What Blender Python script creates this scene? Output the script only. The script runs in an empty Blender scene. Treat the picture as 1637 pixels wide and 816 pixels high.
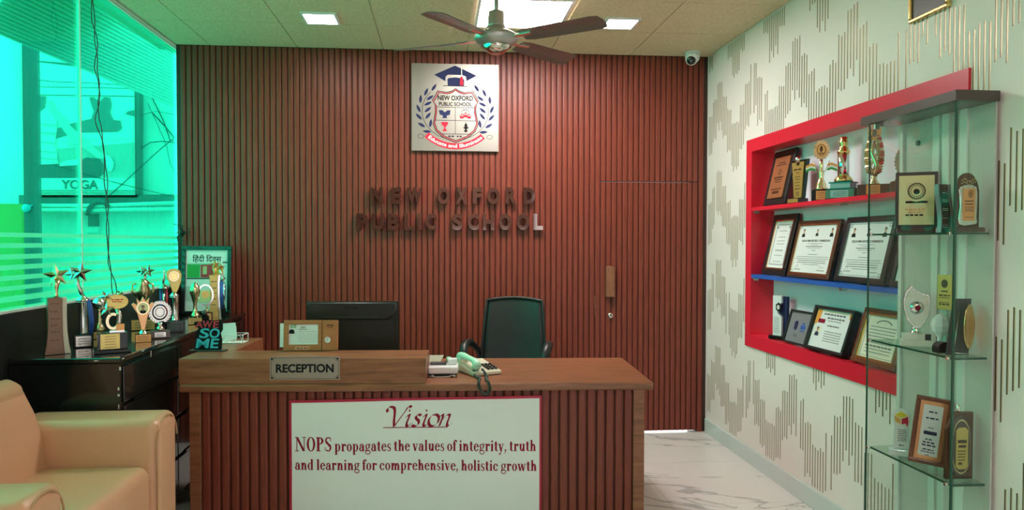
import bpy, bmesh, math, random
from mathutils import Vector, Matrix
random.seed(7)
SC = bpy.context.scene
COL = SC.collection
PI = math.pi
R = math.radians

# ------------------------------------------------------------------ camera
F_PX, YAW, PITCH, ROLL, CX, CY = 1149.0, .0851, .0218, .0011, 800.2, 413.0
EYE = Vector((0, 0, 1.55))
_f = Vector((math.sin(YAW)*math.cos(PITCH), math.cos(YAW)*math.cos(PITCH), -math.sin(PITCH)))
_r0 = Vector((math.cos(YAW), -math.sin(YAW), 0))
_u0 = _r0.cross(_f)
_r = _r0*math.cos(ROLL) + _u0*math.sin(ROLL)
_u = -_r0*math.sin(ROLL) + _u0*math.cos(ROLL)
cd = bpy.data.cameras.new('camera')
cam = bpy.data.objects.new('camera', cd)
COL.objects.link(cam)
cam.matrix_world = Matrix(((_r.x, _u.x, -_f.x, EYE.x), (_r.y, _u.y, -_f.y, EYE.y), (_r.z, _u.z, -_f.z, EYE.z), (0, 0, 0, 1)))
cd.sensor_width = 36
cd.lens = F_PX/1637*36
cd.shift_x = (818.5-CX)/1637
cd.shift_y = (CY-408)/1637
cd.clip_start = .02
SC.camera = cam


def at(x, y, X=None, Y=None, Z=None):
    """a point of the room on a given plane, from a sight line of the photograph"""
    d = _f + _r*((x-CX)/F_PX) - _u*((y-CY)/F_PX)
    t = (X-EYE.x)/d.x if X is not None else ((Y-EYE.y)/d.y if Y is not None else (Z-EYE.z)/d.z)
    return EYE + d*t


# ------------------------------------------------------------------ world, exposure, light
w = bpy.data.worlds.new('sky')
SC.world = w
w.use_nodes = True
bgn = w.node_tree.nodes['Background']
bgn.inputs[0].default_value = (.93, .95, .97, 1)
bgn.inputs[1].default_value = 2.6
SC.view_settings.view_transform = 'Standard'
SC.view_settings.look = 'None'
SC.view_settings.gamma = 1
SC.view_settings.exposure = 0.5
SC.cycles.use_denoising = True
SC.cycles.transparent_max_bounces = 32
SC.cycles.max_bounces = 10
SC.cycles.diffuse_bounces = 5
SC.cycles.sample_clamp_indirect = 6
LED = 38.0          # strength of the ceiling light diffusers

XL, XR, YW, ZC, YF = -1.99, 2.176, 5.7, 3.054, -1.8


def area_light(name, loc, rot, sx, sy, power, color):
    l = bpy.data.lights.new(name, 'AREA')
    l.shape = 'RECTANGLE'
    l.size, l.size_y, l.energy, l.color = sx, sy, power, color
    o = bpy.data.objects.new(name, l)
    COL.objects.link(o)
    o.location = loc
    o.rotation_euler = rot
    return o


for _n, _l, _rt, _sx, _sy in (('entrance_portal', (1.12, YF-.06, 1.22), (R(90), 0, 0), 1.96, 2.46), ('side_window_portal', (XL-.2, 3.85, 2.13), (0, R(-90), 0), 1.8, 3.6)):
    _o = area_light(_n, _l, _rt, _sx, _sy, 1, (1, 1, 1))      # portals: they only guide the sampling of the sky through the two windows
    _o.data.cycles.is_portal = True


# ------------------------------------------------------------------ materials
def nt(m):
    m.use_nodes = True
    n = m.node_tree
    return n, n.nodes, n.links


MATS = {}


def mat(name, col, rough=.5, metal=0, spec=.5, bump=0, bscale=200, emit=0, coat=0, aniso=0, var=0, vscale=8):
    if name in MATS:
        return MATS[name]
    m = bpy.data.materials.new(name)
    n, N, L = nt(m)
    b = N['Principled BSDF']
    c = (*col, 1)
    b.inputs['Base Color'].default_value = c
    b.inputs['Roughness'].default_value = rough
    b.inputs['Metallic'].default_value = metal
    b.inputs['Specular IOR Level'].default_value = spec
    b.inputs['Coat Weight'].default_value = coat
    b.inputs['Anisotropic'].default_value = aniso
    if emit:
        b.inputs['Emission Color'].default_value = c
        b.inputs['Emission Strength'].default_value = emit
    tc = N.new('ShaderNodeTexCoord')
    if bump:
        no = N.new('ShaderNodeTexNoise')
        no.inputs['Scale'].default_value = bscale
        no.inputs['Detail'].default_value = 3
        bp = N.new('ShaderNodeBump')
        bp.inputs['Strength'].default_value = bump
        bp.inputs['Distance'].default_value = .004
        L.new(tc.outputs['Object'], no.inputs['Vector'])
        L.new(no.outputs['Fac'], bp.inputs['Height'])
        L.new(bp.outputs['Normal'], b.inputs['Normal'])
    if var:
        no = N.new('ShaderNodeTexNoise')
        no.inputs['Scale'].default_value = vscale
        no.inputs['Detail'].default_value = 4
        mx = N.new('ShaderNodeMix')
        mx.data_type = 'RGBA'
        mx.inputs[6].default_value = tuple(max(0, v*(1-var)) for v in col)+(1,)
        mx.inputs[7].default_value = tuple(min(1, v*(1+var)) for v in col)+(1,)
        L.new(tc.outputs['Object'], no.inputs['Vector'])
        L.new(no.outputs['Fac'], mx.inputs[0])
        L.new(mx.outputs[2], b.inputs['Base Color'])
    MATS[name] = m
    return m


def grain_mat(name, c1, c2, scale, stretch, rough=.4, bump=.15, coat=0):
    """wood: noise stretched along one axis; stretch = scale per axis of the object coordinates"""
    m = bpy.data.materials.new(name)
    n, N, L = nt(m)
    b = N['Principled BSDF']
    b.inputs['Roughness'].default_value = rough
    b.inputs['Coat Weight'].default_value = coat
    tc = N.new('ShaderNodeTexCoord')
    mp = N.new('ShaderNodeMapping')
    mp.inputs['Scale'].default_value = stretch
    no = N.new('ShaderNodeTexNoise')
    no.inputs['Scale'].default_value = scale
    no.inputs['Detail'].default_value = 8
    no.inputs['Roughness'].default_value = .62
    no.inputs['Distortion'].default_value = .6
    oi = N.new('ShaderNodeObjectInfo')
    ad = N.new('ShaderNodeVectorMath')
    ad.operation = 'ADD'
    cr = N.new('ShaderNodeValToRGB')
    cr.color_ramp.elements[0].position = .32
    cr.color_ramp.elements[0].color = (*c1, 1)
    cr.color_ramp.elements[1].position = .68
    cr.color_ramp.elements[1].color = (*c2, 1)
    L.new(tc.outputs['Object'], ad.inputs[0])
    L.new(oi.outputs['Random'], ad.inputs[1])
    L.new(ad.outputs[0], mp.inputs['Vector'])
    L.new(mp.outputs[0], no.inputs['Vector'])
    L.new(no.outputs['Fac'], cr.inputs[0])
    L.new(cr.outputs[0], b.inputs['Base Color'])
    bp = N.new('ShaderNodeBump')
    bp.inputs['Strength'].default_value = bump
    bp.inputs['Distance'].default_value = .003
    L.new(no.outputs['Fac'], bp.inputs['Height'])
    L.new(bp.outputs['Normal'], b.inputs['Normal'])
    MATS[name] = m
    return m


def glass_mat(name, tint, refl=.06, rough=.0, edge=None, frost=0):
    """thin tinted pane: light passes straight through, tinted, with a mirror share that grows at grazing angles"""
    m = bpy.data.materials.new(name)
    n, N, L = nt(m)
    N.remove(N['Principled BSDF'])
    out = N['Material Output']
    tr = N.new('ShaderNodeBsdfTransparent')
    tr.inputs[0].default_value = (*tint, 1)
    gl = N.new('ShaderNodeBsdfGlossy')
    gl.inputs['Roughness'].default_value = rough
    gl.inputs['Color'].default_value = (1, 1, 1, 1)
    lw = N.new('ShaderNodeLayerWeight')
    lw.inputs[0].default_value = .12
    ml = N.new('ShaderNodeMath')
    ml.operation = 'MULTIPLY_ADD'
    ml.inputs[1].default_value = .35
    ml.inputs[2].default_value = refl*.4
    L.new(lw.outputs['Fresnel'], ml.inputs[0])
    mx = N.new('ShaderNodeMixShader')
    L.new(ml.outputs[0], mx.inputs[0])
    src = tr
    if frost:
        tl = N.new('ShaderNodeBsdfTranslucent')
        tl.inputs[0].default_value = (*[min(1, t*1.0) for t in edge], 1)
        df = N.new('ShaderNodeBsdfDiffuse')
        df.inputs[0].default_value = (*edge, 1)
        m1 = N.new('ShaderNodeMixShader')
        m1.inputs[0].default_value = .45
        L.new(tl.outputs[0], m1.inputs[1])
        L.new(df.outputs[0], m1.inputs[2])
        m2 = N.new('ShaderNodeMixShader')
        m2.inputs[0].default_value = frost
        L.new(tr.outputs[0], m2.inputs[1])
        L.new(m1.outputs[0], m2.inputs[2])
        src = m2
    L.new(src.outputs[0], mx.inputs[1])
    L.new(gl.outputs[0], mx.inputs[2])
    L.new(mx.outputs[0], out.inputs[0])
    MATS[name] = m
    return m


M = MATS
grain_mat('slat_wood', (.152, .0225, .0115), (.235, .0425, .021), 6, (14, 14, .8), .42, .12)
grain_mat('groove_wood', (.036, .010, .007), (.06, .016, .010), 6, (14, 14, .8), .5, .1)
grain_mat('desk_wood', (.17, .056, .027), (.33, .125, .06), 3, (1.1, 9, 12), .34, .08)
grain_mat('handle_wood', (.20, .07, .035), (.30, .12, .06), 6, (9, 9, 1.2), .4, .08)
grain_mat('calendar_wood', (.40, .13, .045), (.52, .19, .07), 8, (2, 9, 9), .45, .08)
grain_mat('plaque_wood', (.06, .022, .012), (.11, .04, .022), 8, (9, 9, 2), .3, .05, .4)
grain_mat('red_plaque_wood', (.13, .035, .02), (.22, .06, .03), 8, (9, 9, 2), .25, .05, .5)
mat('white_wall', (.83, .76, .725), .6, bump=.05, bscale=90)
mat('plain_wall', (.74, .72, .67), .6)
mat('stripe_brown', (.10, .065, .035), .35, metal=.3)
mat('stripe_gold', (.62, .50, .32), .35, metal=.4)
mat('black_lacquer', (.010, .011, .010), .16, coat=.6, var=.3)
mat('black_wall', (.010, .010, .010), .35)
mat('chip_white', (.62, .6, .55), .7)
mat('red_paint', (.78, .018, .045), .33, spec=.5)
mat('blue_paint', (.02, .115, .50), .35)
mat('niche_back', (.84, .86, .97), .5)
mat('tile_ceiling', (.70, .59, .39), .9, bump=1, bscale=70, var=.30, vscale=60)
mat('grid_metal', (.60, .54, .40), .5)
mat('marble_white', (.70, .69, .66), .12)
mat('grout', (.35, .34, .32), .7)
mat('baseboard_marble', (.60, .68, .66), .15, var=.1, vscale=4)
mat('steel_brushed', (.40, .385, .345), .42, metal=1)
mat('nickel', (.60, .57, .50), .22, metal=1)
mat('mirror_bronze', (.34, .25, .22), .05, metal=1)
mat('chrome', (.85, .85, .85), .06, metal=1)
mat('silver', (.78, .76, .70), .15, metal=1)
mat('gold', (.86, .60, .24), .18, metal=1)
mat('pale_gold', (.80, .66, .40), .2, metal=1)
mat('copper_plate', (.82, .42, .20), .3, metal=.8)
mat('orange_plate', (.85, .40, .14), .35, metal=.5)
mat('cream_plate', (.88, .76, .42), .4, metal=.2)
mat('gold_plate', (.66, .50, .16), .3, metal=.7)
mat('print_black', (.012, .012, .014), .7, spec=.15)
mat('print_grey', (.16, .16, .17), .7, spec=.15)
mat('print_navy', (.028, .034, .105), .7, spec=.15)
mat('print_red', (.66, .03, .06), .7, spec=.15)
mat('print_maroon', (.28, .012, .035), .7, spec=.15)
mat('print_white', (.85, .85, .83), .5)
mat('paper', (.80, .80, .82), .6)
mat('paper_cream', (.80, .77, .64), .6)
mat('banner_white', (.76, .80, .79), .45, bump=.1, bscale=6)  # faint mint cast of the window light put into the white
mat('banner_red', (.45, .012, .05), .45)
mat('frame_black', (.012, .012, .014), .42)
mat('silver_print', (.30, .31, .35), .4, metal=.35)
mat('black_plastic', (.012, .014, .015), .38)
mat('black_gloss', (.008, .009, .009), .14)
mat('monitor_black', (.012, .016, .016), .28, coat=.25)
mat('mesh_black', (.014, .018, .020), .42)
mat('leather', (.60, .33, .195), .36, bump=.12, bscale=160, coat=.15)
mat('leather_seam', (.45, .24, .13), .5)
mat('ivory_plastic', (.62, .60, .47), .35)
mat('white_plastic', (.82, .82, .84), .3)
mat('mint_plastic', (.42, .72, .55), .35)
mat('dark_grey', (.05, .05, .055), .4)
mat('fan_brown', (.17, .115, .11), .32, coat=.3)
mat('fan_metal', (.55, .56, .56), .34, metal=.9)
mat('cord_green', (.03, .045, .035), .5)
mat('sign_red', (.62, .05, .08), .4)
mat('sign_cyan', (.06, .55, .72), .4)
mat('saffron', (.9, .35, .05), .5)
mat('flag_green', (.03, .32, .06), .5)
mat('ribbon_blue', (.03, .10, .42), .5)
mat('ribbon_red', (.5, .03, .05), .5)
mat('screen_purple', (.33, .22, .27), .35, metal=.6)
mat('trophy_mauve', (.20, .11, .075), .3, metal=.5)
mat('trophy_ivory', (.62, .55, .46), .35)
mat('slab_brown', (.07, .045, .042), .35, coat=.3)
mat('cabinet_back', (.52, .55, .50), .4, var=.05, vscale=2)
mat('cabinet_stile', (.66, .76, .70), .35)
mat('glass_edge', (.015, .075, .05), .12, spec=.8)
mat('skin', (.55, .30, .18), .6)
mat('hair', (.02, .015, .012), .6)
mat('crystal', (.78, .84, .86), .05, spec=.9)
mat('white_enamel', (.82, .80, .70), .28)
mat('led_diffuser', (1, .905, .865), .5, emit=LED)
mat('day_gap', (.8, .8, 1), .5)
# outdoors
mat('render_wall', (.86, .86, .85), .8, var=.1, vscale=1.2)
mat('outdoor_dark', (.20, .22, .22), .8, var=.3, vscale=3)
mat('awning_sheet', (.90, .91, .91), .5)
mat('awning_rib', (.62, .65, .65), .5)
mat('pole_grey', (.14, .15, .16), .6)
mat('poster_light', (.88, .88, .86), .6)
mat('poster_mid', (.52, .54, .53), .6)
mat('poster_soft', (.68, .70, .69), .6)
mat('poster_dark', (.14, .16, .17), .6)
mat('poster_deep', (.23, .26, .27), .6)
mat('pipe_pale', (.78, .80, .78), .4)
mat('yellow_board', (.5, .34, .08), .5)
mat('wire_dark', (.03, .035, .03), .5)
mat('concrete', (.50, .50, .48), .9)
TINT = (.016, .95, .53)
glass_mat('window_film', tuple(math.sqrt(t) for t in TINT), refl=.04)
glass_mat('frosted_film', (.9, .9, .9), refl=.02, edge=(.30, .80, .62), frost=.55)
glass_mat('clear_glass', (.955, .975, .965), refl=.07)
glass_mat('shelf_glass', (.80, .87, .83), refl=.12)
glass_mat('door_glass', (.72, .72, .73), refl=.05)  # grey tint added to cut the daylight through the entrance


def marble_nodes():
    m = MATS['marble_white']
    n, N, L = nt(m)
    b = N['Principled BSDF']
    tc = N.new('ShaderNodeTexCoord')
    mp = N.new('ShaderNodeMapping')
    mp.inputs['Rotation'].default_value = (0, 0, .5)
    mp.inputs['Scale'].default_value = (.55, 1.5, 1)
    no = N.new('ShaderNodeTexNoise')
    no.inputs['Scale'].default_value = 1.3
    no.inputs['Detail'].default_value = 5
    no.inputs['Distortion'].default_value = 1.1
    cr = N.new('ShaderNodeValToRGB')
    e = cr.color_ramp.elements
    e[0].position = .485
    e[0].color = (.70, .69, .66, 1)
    e[1].position = .515
    e[1].color = (.72, .71, .68, 1)
    k = cr.color_ramp.elements.new(.5)
    k.color = (.40, .40, .39, 1)
    L.new(tc.outputs['Object'], mp.inputs[0])
    L.new(mp.outputs[0], no.inputs['Vector'])
    L.new(no.outputs['Fac'], cr.inputs[0])
    L.new(cr.outputs[0], b.inputs['Base Color'])


marble_nodes()


# ------------------------------------------------------------------ geometry helpers
class G:
    """collects shapes; build() links them as ONE mesh object"""

    def __init__(s):
        s.v, s.f, s.sm = [], [], []

    def add(s, vs, fs, smooth=False):
        k = len(s.v)
        s.v += [tuple(p) for p in vs]
        s.f += [[i+k for i in f] for f in fs]
        s.sm += [smooth]*len(fs)
        return s

    def box(s, x0, x1, y0, y1, z0, z1):
        vs = [(x, y, z) for x in (x0, x1) for y in (y0, y1) for z in (z0, z1)]
        return s.add(vs, [(0, 1, 3, 2), (4, 6, 7, 5), (0, 4, 5, 1), (2, 3, 7, 6), (0, 2, 6, 4), (1, 5, 7, 3)])

    def cbox(s, cx, cy, cz, sx, sy, sz):
        return s.box(cx-sx/2, cx+sx/2, cy-sy/2, cy+sy/2, cz-sz/2, cz+sz/2)

    def prism(s, pts, y0, y1, smooth=False):
        """outline in (x,z), extruded from y0 (front) to y1"""
        n = len(pts)
        vs = [(x, y0, z) for x, z in pts]+[(x, y1, z) for x, z in pts]
        a = sum(pts[i][0]*pts[(i+1) % n][1]-pts[(i+1) % n][0]*pts[i][1] for i in range(n))
        fr = list(range(n))
        if a < 0:
            fr = fr[::-1]
        s.add(vs, [fr, [i+n for i in fr[::-1]]])
        k = len(s.v)-2*n
        for i in range(n):
            j = (i+1) % n
            q = [k+i, k+n+i, k+n+j, k+j]
            s.f.append(q if a > 0 else q[::-1])
            s.sm.append(smooth)
        return s

    def ring(s, cx, cz, rx, rz, tx, tz, y0, y1, a0=0, a1=360, n=32):
        """elliptical band between outer radii and inner radii"""
        full = abs(a1-a0) >= 359.9
        m = n if full else n+1
        A = [R(a0+(a1-a0)*i/n) for i in range(m)]
        vs = []
        for y in (y0, y1):
            for a in A:
                vs.append((cx+rx*math.cos(a), y, cz+rz*math.sin(a)))
            for a in A:
                vs.append((cx+(rx-tx)*math.cos(a), y, cz+(rz-tz)*math.sin(a)))
        fs = []
        for i in range(m if full else m-1):
            j = (i+1) % m
            fs += [(i, j, m+j, m+i), (2*m+i, 3*m+i, 3*m+j, 2*m+j), (i, 2*m+i, 2*m+j, j), (m+i, m+j, 3*m+j, 3*m+i)]
        if not full:
            fs += [(0, m, 3*m, 2*m), (m-1, 3*m-1, 4*m-1, 2*m-1)]
        return s.add(vs, fs)

    def disc(s, cx, cz, rx, rz, y0, y1, n=28):
        return s.prism([(cx+rx*math.cos(2*PI*i/n), cz+rz*math.sin(2*PI*i/n)) for i in range(n)], y0, y1)

    def lathe(s, prof, cx=0, cy=0, cz=0, n=24, smooth=True):
        """prof: (radius, z) pairs bottom to top, turned about the vertical"""
        vs = [(cx+r*math.cos(2*PI*i/n), cy+r*math.sin(2*PI*i/n), cz+z) for r, z in prof for i in range(n)]
        fs = []
        for k in range(len(prof)-1):
            for i in range(n):
                j = (i+1) % n
                fs.append((k*n+i, k*n+j, (k+1)*n+j, (k+1)*n+i))
        s.add(vs, fs, smooth)
        k = len(s.v)-len(vs)
        s.f.append([k+i for i in range(n)][::-1])
        s.f.append([k+(len(prof)-1)*n+i for i in range(n)])
        s.sm += [False, False]
        return s

    def tube(s, pts, rad, n=10, smooth=True, closed=False, flat=1.0):
        P = [Vector(p) for p in pts]
        rs = rad if isinstance(rad, (list, tuple)) else [rad]*len(P)
        vs = []
        m = len(P)
        up = None
        for i, p in enumerate(P):
            if closed:
                t = P[(i+1) % m]-P[i-1]
            else:
                t = P[min(i+1, m-1)]-P[max(i-1, 0)]
            t.normalize()
            if up is None:
                up = Vector((0, 0, 1)) if abs(t.z) < .9 else Vector((0, 1, 0))
            a = t.cross(up)
            if a.length < 1e-4:
                a = t.cross(Vector((1, 0, 0)))
            a.normalize()
            up = a.cross(t).normalized()
            for k in range(n):
                q = 2*PI*k/n
                vs.append(p+a*math.cos(q)*rs[i]+up*math.sin(q)*rs[i]*flat)
        fs = []
        for i in range(m if closed else m-1):
            j = (i+1) % m
            for k in range(n):
                l = (k+1) % n
                fs.append((i*n+k, i*n+l, j*n+l, j*n+k))
        s.add(vs, fs, smooth)
        if not closed:
            b = len(s.v)-len(vs)
            s.f.append([b+k for k in range(n)][::-1])
            s.f.append([b+(m-1)*n+k for k in range(n)])
            s.sm += [False, False]
        return s

    def ball(s, cx, cy, cz, rx, ry=None, rz=None, n=20, m=12):
        ry = rx if ry is None else ry
        rz = rx if rz is None else rz
        k = len(s.v)
        s.lathe([(max(1e-4, math.sin(PI*i/m)), -math.cos(PI*i/m)) for i in range(m+1)], n=n)
        for i in range(k, len(s.v)):
            x, y, z = s.v[i]
            s.v[i] = (cx+x*rx, cy+y*ry, cz+z*rz)
        return s

    def star(s, cx, cz, r, y0, y1, k=.42, rot=90, bulge=0):
        pts = [(cx+(r if i % 2 == 0 else r*k)*math.cos(R(rot+36*i)), cz+(r if i % 2 == 0 else r*k)*math.sin(R(rot+36*i))) for i in range(10)]
        if not bulge:
            return s.prism(pts, y0, y1)
        vs = [(x, (y0+y1)/2, z) for x, z in pts]+[(cx, y0-bulge, cz), (cx, y1+bulge, cz)]
        fs = []
        for i in range(10):
            j = (i+1) % 10
            fs += [(i, j, 10), (j, i, 11)]
        return s.add(vs, fs)

    def quad(s, a, b, c, d, t=.0006):
        n = (Vector(b)-Vector(a)).cross(Vector(d)-Vector(a)).normalized()*t
        vs = [Vector(p) for p in (a, b, c, d)]+[Vector(p)+n for p in (a, b, c, d)]
        return s.add(vs, [(0, 1, 2, 3), (7, 6, 5, 4), (0, 4, 5, 1), (1, 5, 6, 2), (2, 6, 7, 3), (3, 7, 4, 0)])

    def rows(s, x0, x1, z, h, y0, y1, seed=0, gap=.35, lo=1.5, hi=5):
        """a row of words too small to read: short dashes"""
        rr = random.Random(seed)
        x = x0
        while x < x1-h*.8:
            l = min(h*rr.uniform(lo, hi), x1-x)
            s.box(x, x+l, y0, y1, z-h/2, z+h/2)
            x += l+h*gap*2
        return s

    def xf(s, mt):
        s.v = [tuple(mt @ Vector(p)) for p in s.v]
        return s

    def bend(s, fn):
        s.v = [tuple(fn(*p)) for p in s.v]
        return s

    def join(s, g):
        k = len(s.v)
        s.v += g.v
        s.f += [[i+k for i in f] for f in g.f]
        s.sm += g.sm
        return s

    def mesh(s, name, m):
        me = bpy.data.meshes.new(name)
        me.from_pydata(s.v, [], s.f)
        me.polygons.foreach_set('use_smooth', s.sm)
        me.update()
        if m is not None:
            me.materials.append(MATS[m] if isinstance(m, str) else m)
        return me

    def build(s, name, m, parent=None, label=None, loc=None, rot=None, bevel=0, seg=2, fix=True):
        me = s.mesh(name, m)
        if fix:
            b = bmesh.new()
            b.from_mesh(me)
            bmesh.ops.recalc_face_normals(b, faces=b.faces)
            b.to_mesh(me)
            b.free()
        o = bpy.data.objects.new(name, me)
        COL.objects.link(o)
        if parent is not None:
            o.parent = parent
        if label:
            o['label'] = label
        if loc is not None:
            o.location = loc
        if rot is not None:
            o.rotation_euler = rot
        if bevel:
            md = o.modifiers.new('b', 'BEVEL')
            md.width = bevel
            md.segments = seg
            md.limit_method = 'ANGLE'
            md.angle_limit = R(35)
        return o


def thing(name, label, cat, loc=(0, 0, 0), rot=(0, 0, 0), group=None):
    o = bpy.data.objects.new(name, None)
    o.empty_display_size = .05
    COL.objects.link(o)
    o.location = loc
    o.rotation_euler = rot
    o['label'], o['category'] = label, cat
    if group:
        o['group'] = group
    return o


def tag(o, label, cat, group=None, kind=None):
    o['label'], o['category'] = label, cat
    if group:
        o['group'] = group
    if kind:
        o['kind'] = kind
    return o


def struct(o, label, cat):
    o['kind'] = 'structure'
    o['label'], o['category'] = label, cat
    return o


def copy_mesh(o, parent, loc, name=None):
    c = o.copy()
    if name:
        c.name = name
    c.parent = parent
    c.location = loc
    COL.objects.link(c)
    return c


def text(body, x, z, w=None, h=None, y0=-.0006, y1=.001, bold=0.0, shear=0, align='c', space=1.0):
    """lettering as solid geometry in the (x,z) plane, fitted to a width and/or a height"""
    c = bpy.data.curves.new('t', 'FONT')
    c.body = body
    c.size = 1
    c.extrude = .5
    c.offset = bold
    c.shear = shear
    c.space_character = space
    c.resolution_u = 4
    o = bpy.data.objects.new('t', c)
    COL.objects.link(o)
    dg = bpy.context.evaluated_depsgraph_get()
    me = bpy.data.meshes.new_from_object(o.evaluated_get(dg))
    vs = [tuple(v.co) for v in me.vertices]
    fs = [list(p.vertices) for p in me.polygons]
    bpy.data.objects.remove(o)
    bpy.data.meshes.remove(me)
    bpy.data.curves.remove(c)
    g = G()
    if not vs:
        return g
    xs, ys = [v[0] for v in vs], [v[1] for v in vs]
    bx, by, bw, bh = min(xs), min(ys), max(xs)-min(xs), max(ys)-min(ys)
    if w and h:
        sx, sy = w/bw, h/bh
    elif w:
        sx = sy = w/bw
    else:
        sx = sy = h/bh
    out = []
    for a, b, c_ in vs:
        X = (a-bx-(bw/2 if align == 'c' else 0))*sx+x
        Z = (b-by-bh/2)*sy+z
        out.append((X, y0 if c_ > 0 else y1, Z))
    g.add(out, fs)
    return g


# ------------------------------------------------------------------ serif lettering (bold, condensed), cap height 1
def serif_line(s, x, z, w, h, y0, y1):
    XH, SW, TH = .66, .215, .07

    def V(g, cx, a, b, ww=SW):
        g.box(cx-ww/2, cx+ww/2, y0, y1, a, b)

    def S(g, cx, zz, hl=.17, hr=.17):
        g.box(cx-hl, cx+hr, y0, y1, zz-.025, zz+.025)

    def arc(g, cx, cz, rx, rz, a0, a1, tx=SW, tz=TH):
        g.ring(cx, cz, rx, rz, tx, tz, y0, y1, a0, a1, 16)

    def D(g, x0, z0, x1, z1, ww):
        g.prism([(x0-ww/2, z0), (x0+ww/2, z0), (x1+ww/2, z1), (x1-ww/2, z1)], y0, y1)

    def gl(c):
        g = G()
        if c == 'N':
            V(g, .14, .02, .98, .07); V(g, .80, 0, .98, .07); D(g, .77, 0, .16, .98, .22)
            S(g, .14, .02); S(g, .14, .98, .17, .08); S(g, .80, .98); return g, .96
        if c == 'O':
            arc(g, .43, .5, .39, .52, 0, 360, .2, .05); return g, .86
        if c == 'P':
            V(g, .2, 0, 1); S(g, .2, .02, .18, .2); arc(g, .3, .74, .38, .26, -90, 90, .2, .06)
            g.box(.02, .3, y0, y1, .94, 1); g.box(.2, .3, y0, y1, .48, .54); return g, .74
        if c == 'S':
            arc(g, .33, .74, .27, .27, 40, 250, .15, .07); arc(g, .33, .27, .28, .29, -140, 80, .15, .07)
            D(g, .5, .32, .16, .7, .2); V(g, .55, .7, .98, .05); V(g, .06, .02, .3, .05); return g, .66
        if c == 'i':
            V(g, .2, 0, XH); S(g, .2, .02); S(g, .2, XH-.02, .17, 0); g.disc(.2, .88, .1, .1, y0, y1, 14); return g, .4
        if c == 'l':
            V(g, .2, 0, 1); S(g, .2, .02); S(g, .2, .98, .17, 0); return g, .4
        if c in 'nhm':
            V(g, .2, 0, 1 if c == 'h' else XH); S(g, .2, .02, .17, .15); S(g, .2, .98 if c == 'h' else XH-.02, .17, 0)
            arc(g, .42, XH-.26, .22, .27, 0, 180, .19, .1); V(g, .545, 0, XH-.24); S(g, .545, .02, .13, .17)
            if c == 'm':
                arc(g, .77, XH-.26, .22, .27, 0, 180, .19, .1); V(g, .895, 0, XH-.24); S(g, .895, .02, .13, .17); return g, 1.1
            return g, .75
        if c == 'u':
            V(g, .2, .2, XH); S(g, .2, XH-.02, .17, 0); V(g, .55, 0, XH); S(g, .55, XH-.02, .17, 0); S(g, .55, .02, 0, .17)
            arc(g, .33, .24, .225, .25, 180, 360, .19, .1); return g, .75
        if c == 'r':
            V(g, .2, 0, XH); S(g, .2, .02, .17, .2); S(g, .2, XH-.02, .17, 0)
            arc(g, .43, XH-.22, .2, .23, 60, 170, .12, .09); g.disc(.5, XH-.12, .1, .1, y0, y1, 14); return g, .6
        if c == 'o':
            arc(g, .32, .33, .3, .35, 0, 360, .19, .05); return g, .64
        if c in 'ce':
            arc(g, .32, .33, .3, .35, 30, 330, .19, .06)
            if c == 'e':
                g.box(.16, .6, y0, y1, .36, .42); arc(g, .32, .36, .29, .32, 0, 90, .16, .05)
            else:
                g.disc(.49, .5, .09, .09, y0, y1, 14)
            return g, .62
        if c in 'dgp' or c == 'q':
            if c == 'p':
                V(g, .2, -.32, XH); S(g, .2, -.30); S(g, .2, XH-.02, .17, 0); arc(g, .39, .33, .29, .35, -130, 130, .19, .05); return g, .74
            if c == 'd':
                V(g, .52, 0, 1); S(g, .52, .98, .17, 0); S(g, .52, .02, 0, .17); arc(g, .33, .33, .3, .35, 40, 320, .19, .05); return g, .76
            arc(g, .32, .44, .26, .23, 0, 360, .15, .05); g.box(.45, .66, y0, y1, .58, .66)
            arc(g, .34, -.1, .31, .2, 0, 360, .09, .07); D(g, .12, 0, .18, .28, .12); g.box(.14, .5, y0, y1, .03, .13); return g, .66
        if c == 'a':
            V(g, .47, .05, .48); arc(g, .32, .44, .245, .24, 0, 150, .18, .06); arc(g, .27, .2, .24, .22, 60, 330, .17, .06)
            g.box(.42, .66, y0, y1, 0, .07); g.disc(.17, .5, .08, .08, y0, y1, 12); return g, .66
        if c == 't':
            V(g, .22, .1, XH+.2); g.box(.02, .42, y0, y1, XH-.06, XH); arc(g, .325, .16, .2, .17, 190, 320, .19, .07); return g, .48
        if c == 'f':
            V(g, .2, 0, .8); S(g, .2, .02); g.box(.02, .42, y0, y1, XH-.06, XH); arc(g, .325, .76, .22, .25, 40, 180, .19, .07); g.disc(.45, .89, .09, .09, y0, y1, 12); return g, .44
        if c == 's':
            arc(g, .26, .48, .2, .2, 45, 240, .13, .06); arc(g, .26, .18, .21, .2, -140, 70, .13, .06); D(g, .38, .22, .14, .45, .16)
            V(g, .43, .46, .64, .04); V(g, .06, .02, .2, .04); return g, .5
        if c in 'vyw':
            D(g, .33, 0, .14, XH, .2); D(g, .33, 0, .54, XH, .08); S(g, .14, XH-.02, .14, .15); S(g, .54, XH-.02, .1, .1)
            if c == 'y':
                D(g, .22, -.28, .33, .02, .08); g.disc(.16, -.26, .09, .08, y0, y1, 12)
            if c == 'w':
                D(g, .70, 0, .52, XH, .2); D(g, .70, 0, .9, XH, .08); S(g, .9, XH-.02, .1, .1); return g, 1.02
            return g, .66
        if c == ',':
            g.disc(.14, .08, .09, .09, y0, y1, 12); D(g, .08, -.2, .18, .06, .07); return g, .3
        return g, .3
    tot, items = 0, []
    big = False
    for wd in s.split(' '):
        sc = 1.28 if wd == 'NOPS' else 1.0
        for c in wd:
            g, a = gl(c)
            items.append((g, tot, sc))
            tot += (a+.03)*sc
        tot += .26
    tot -= .26
    out = G()
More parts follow.
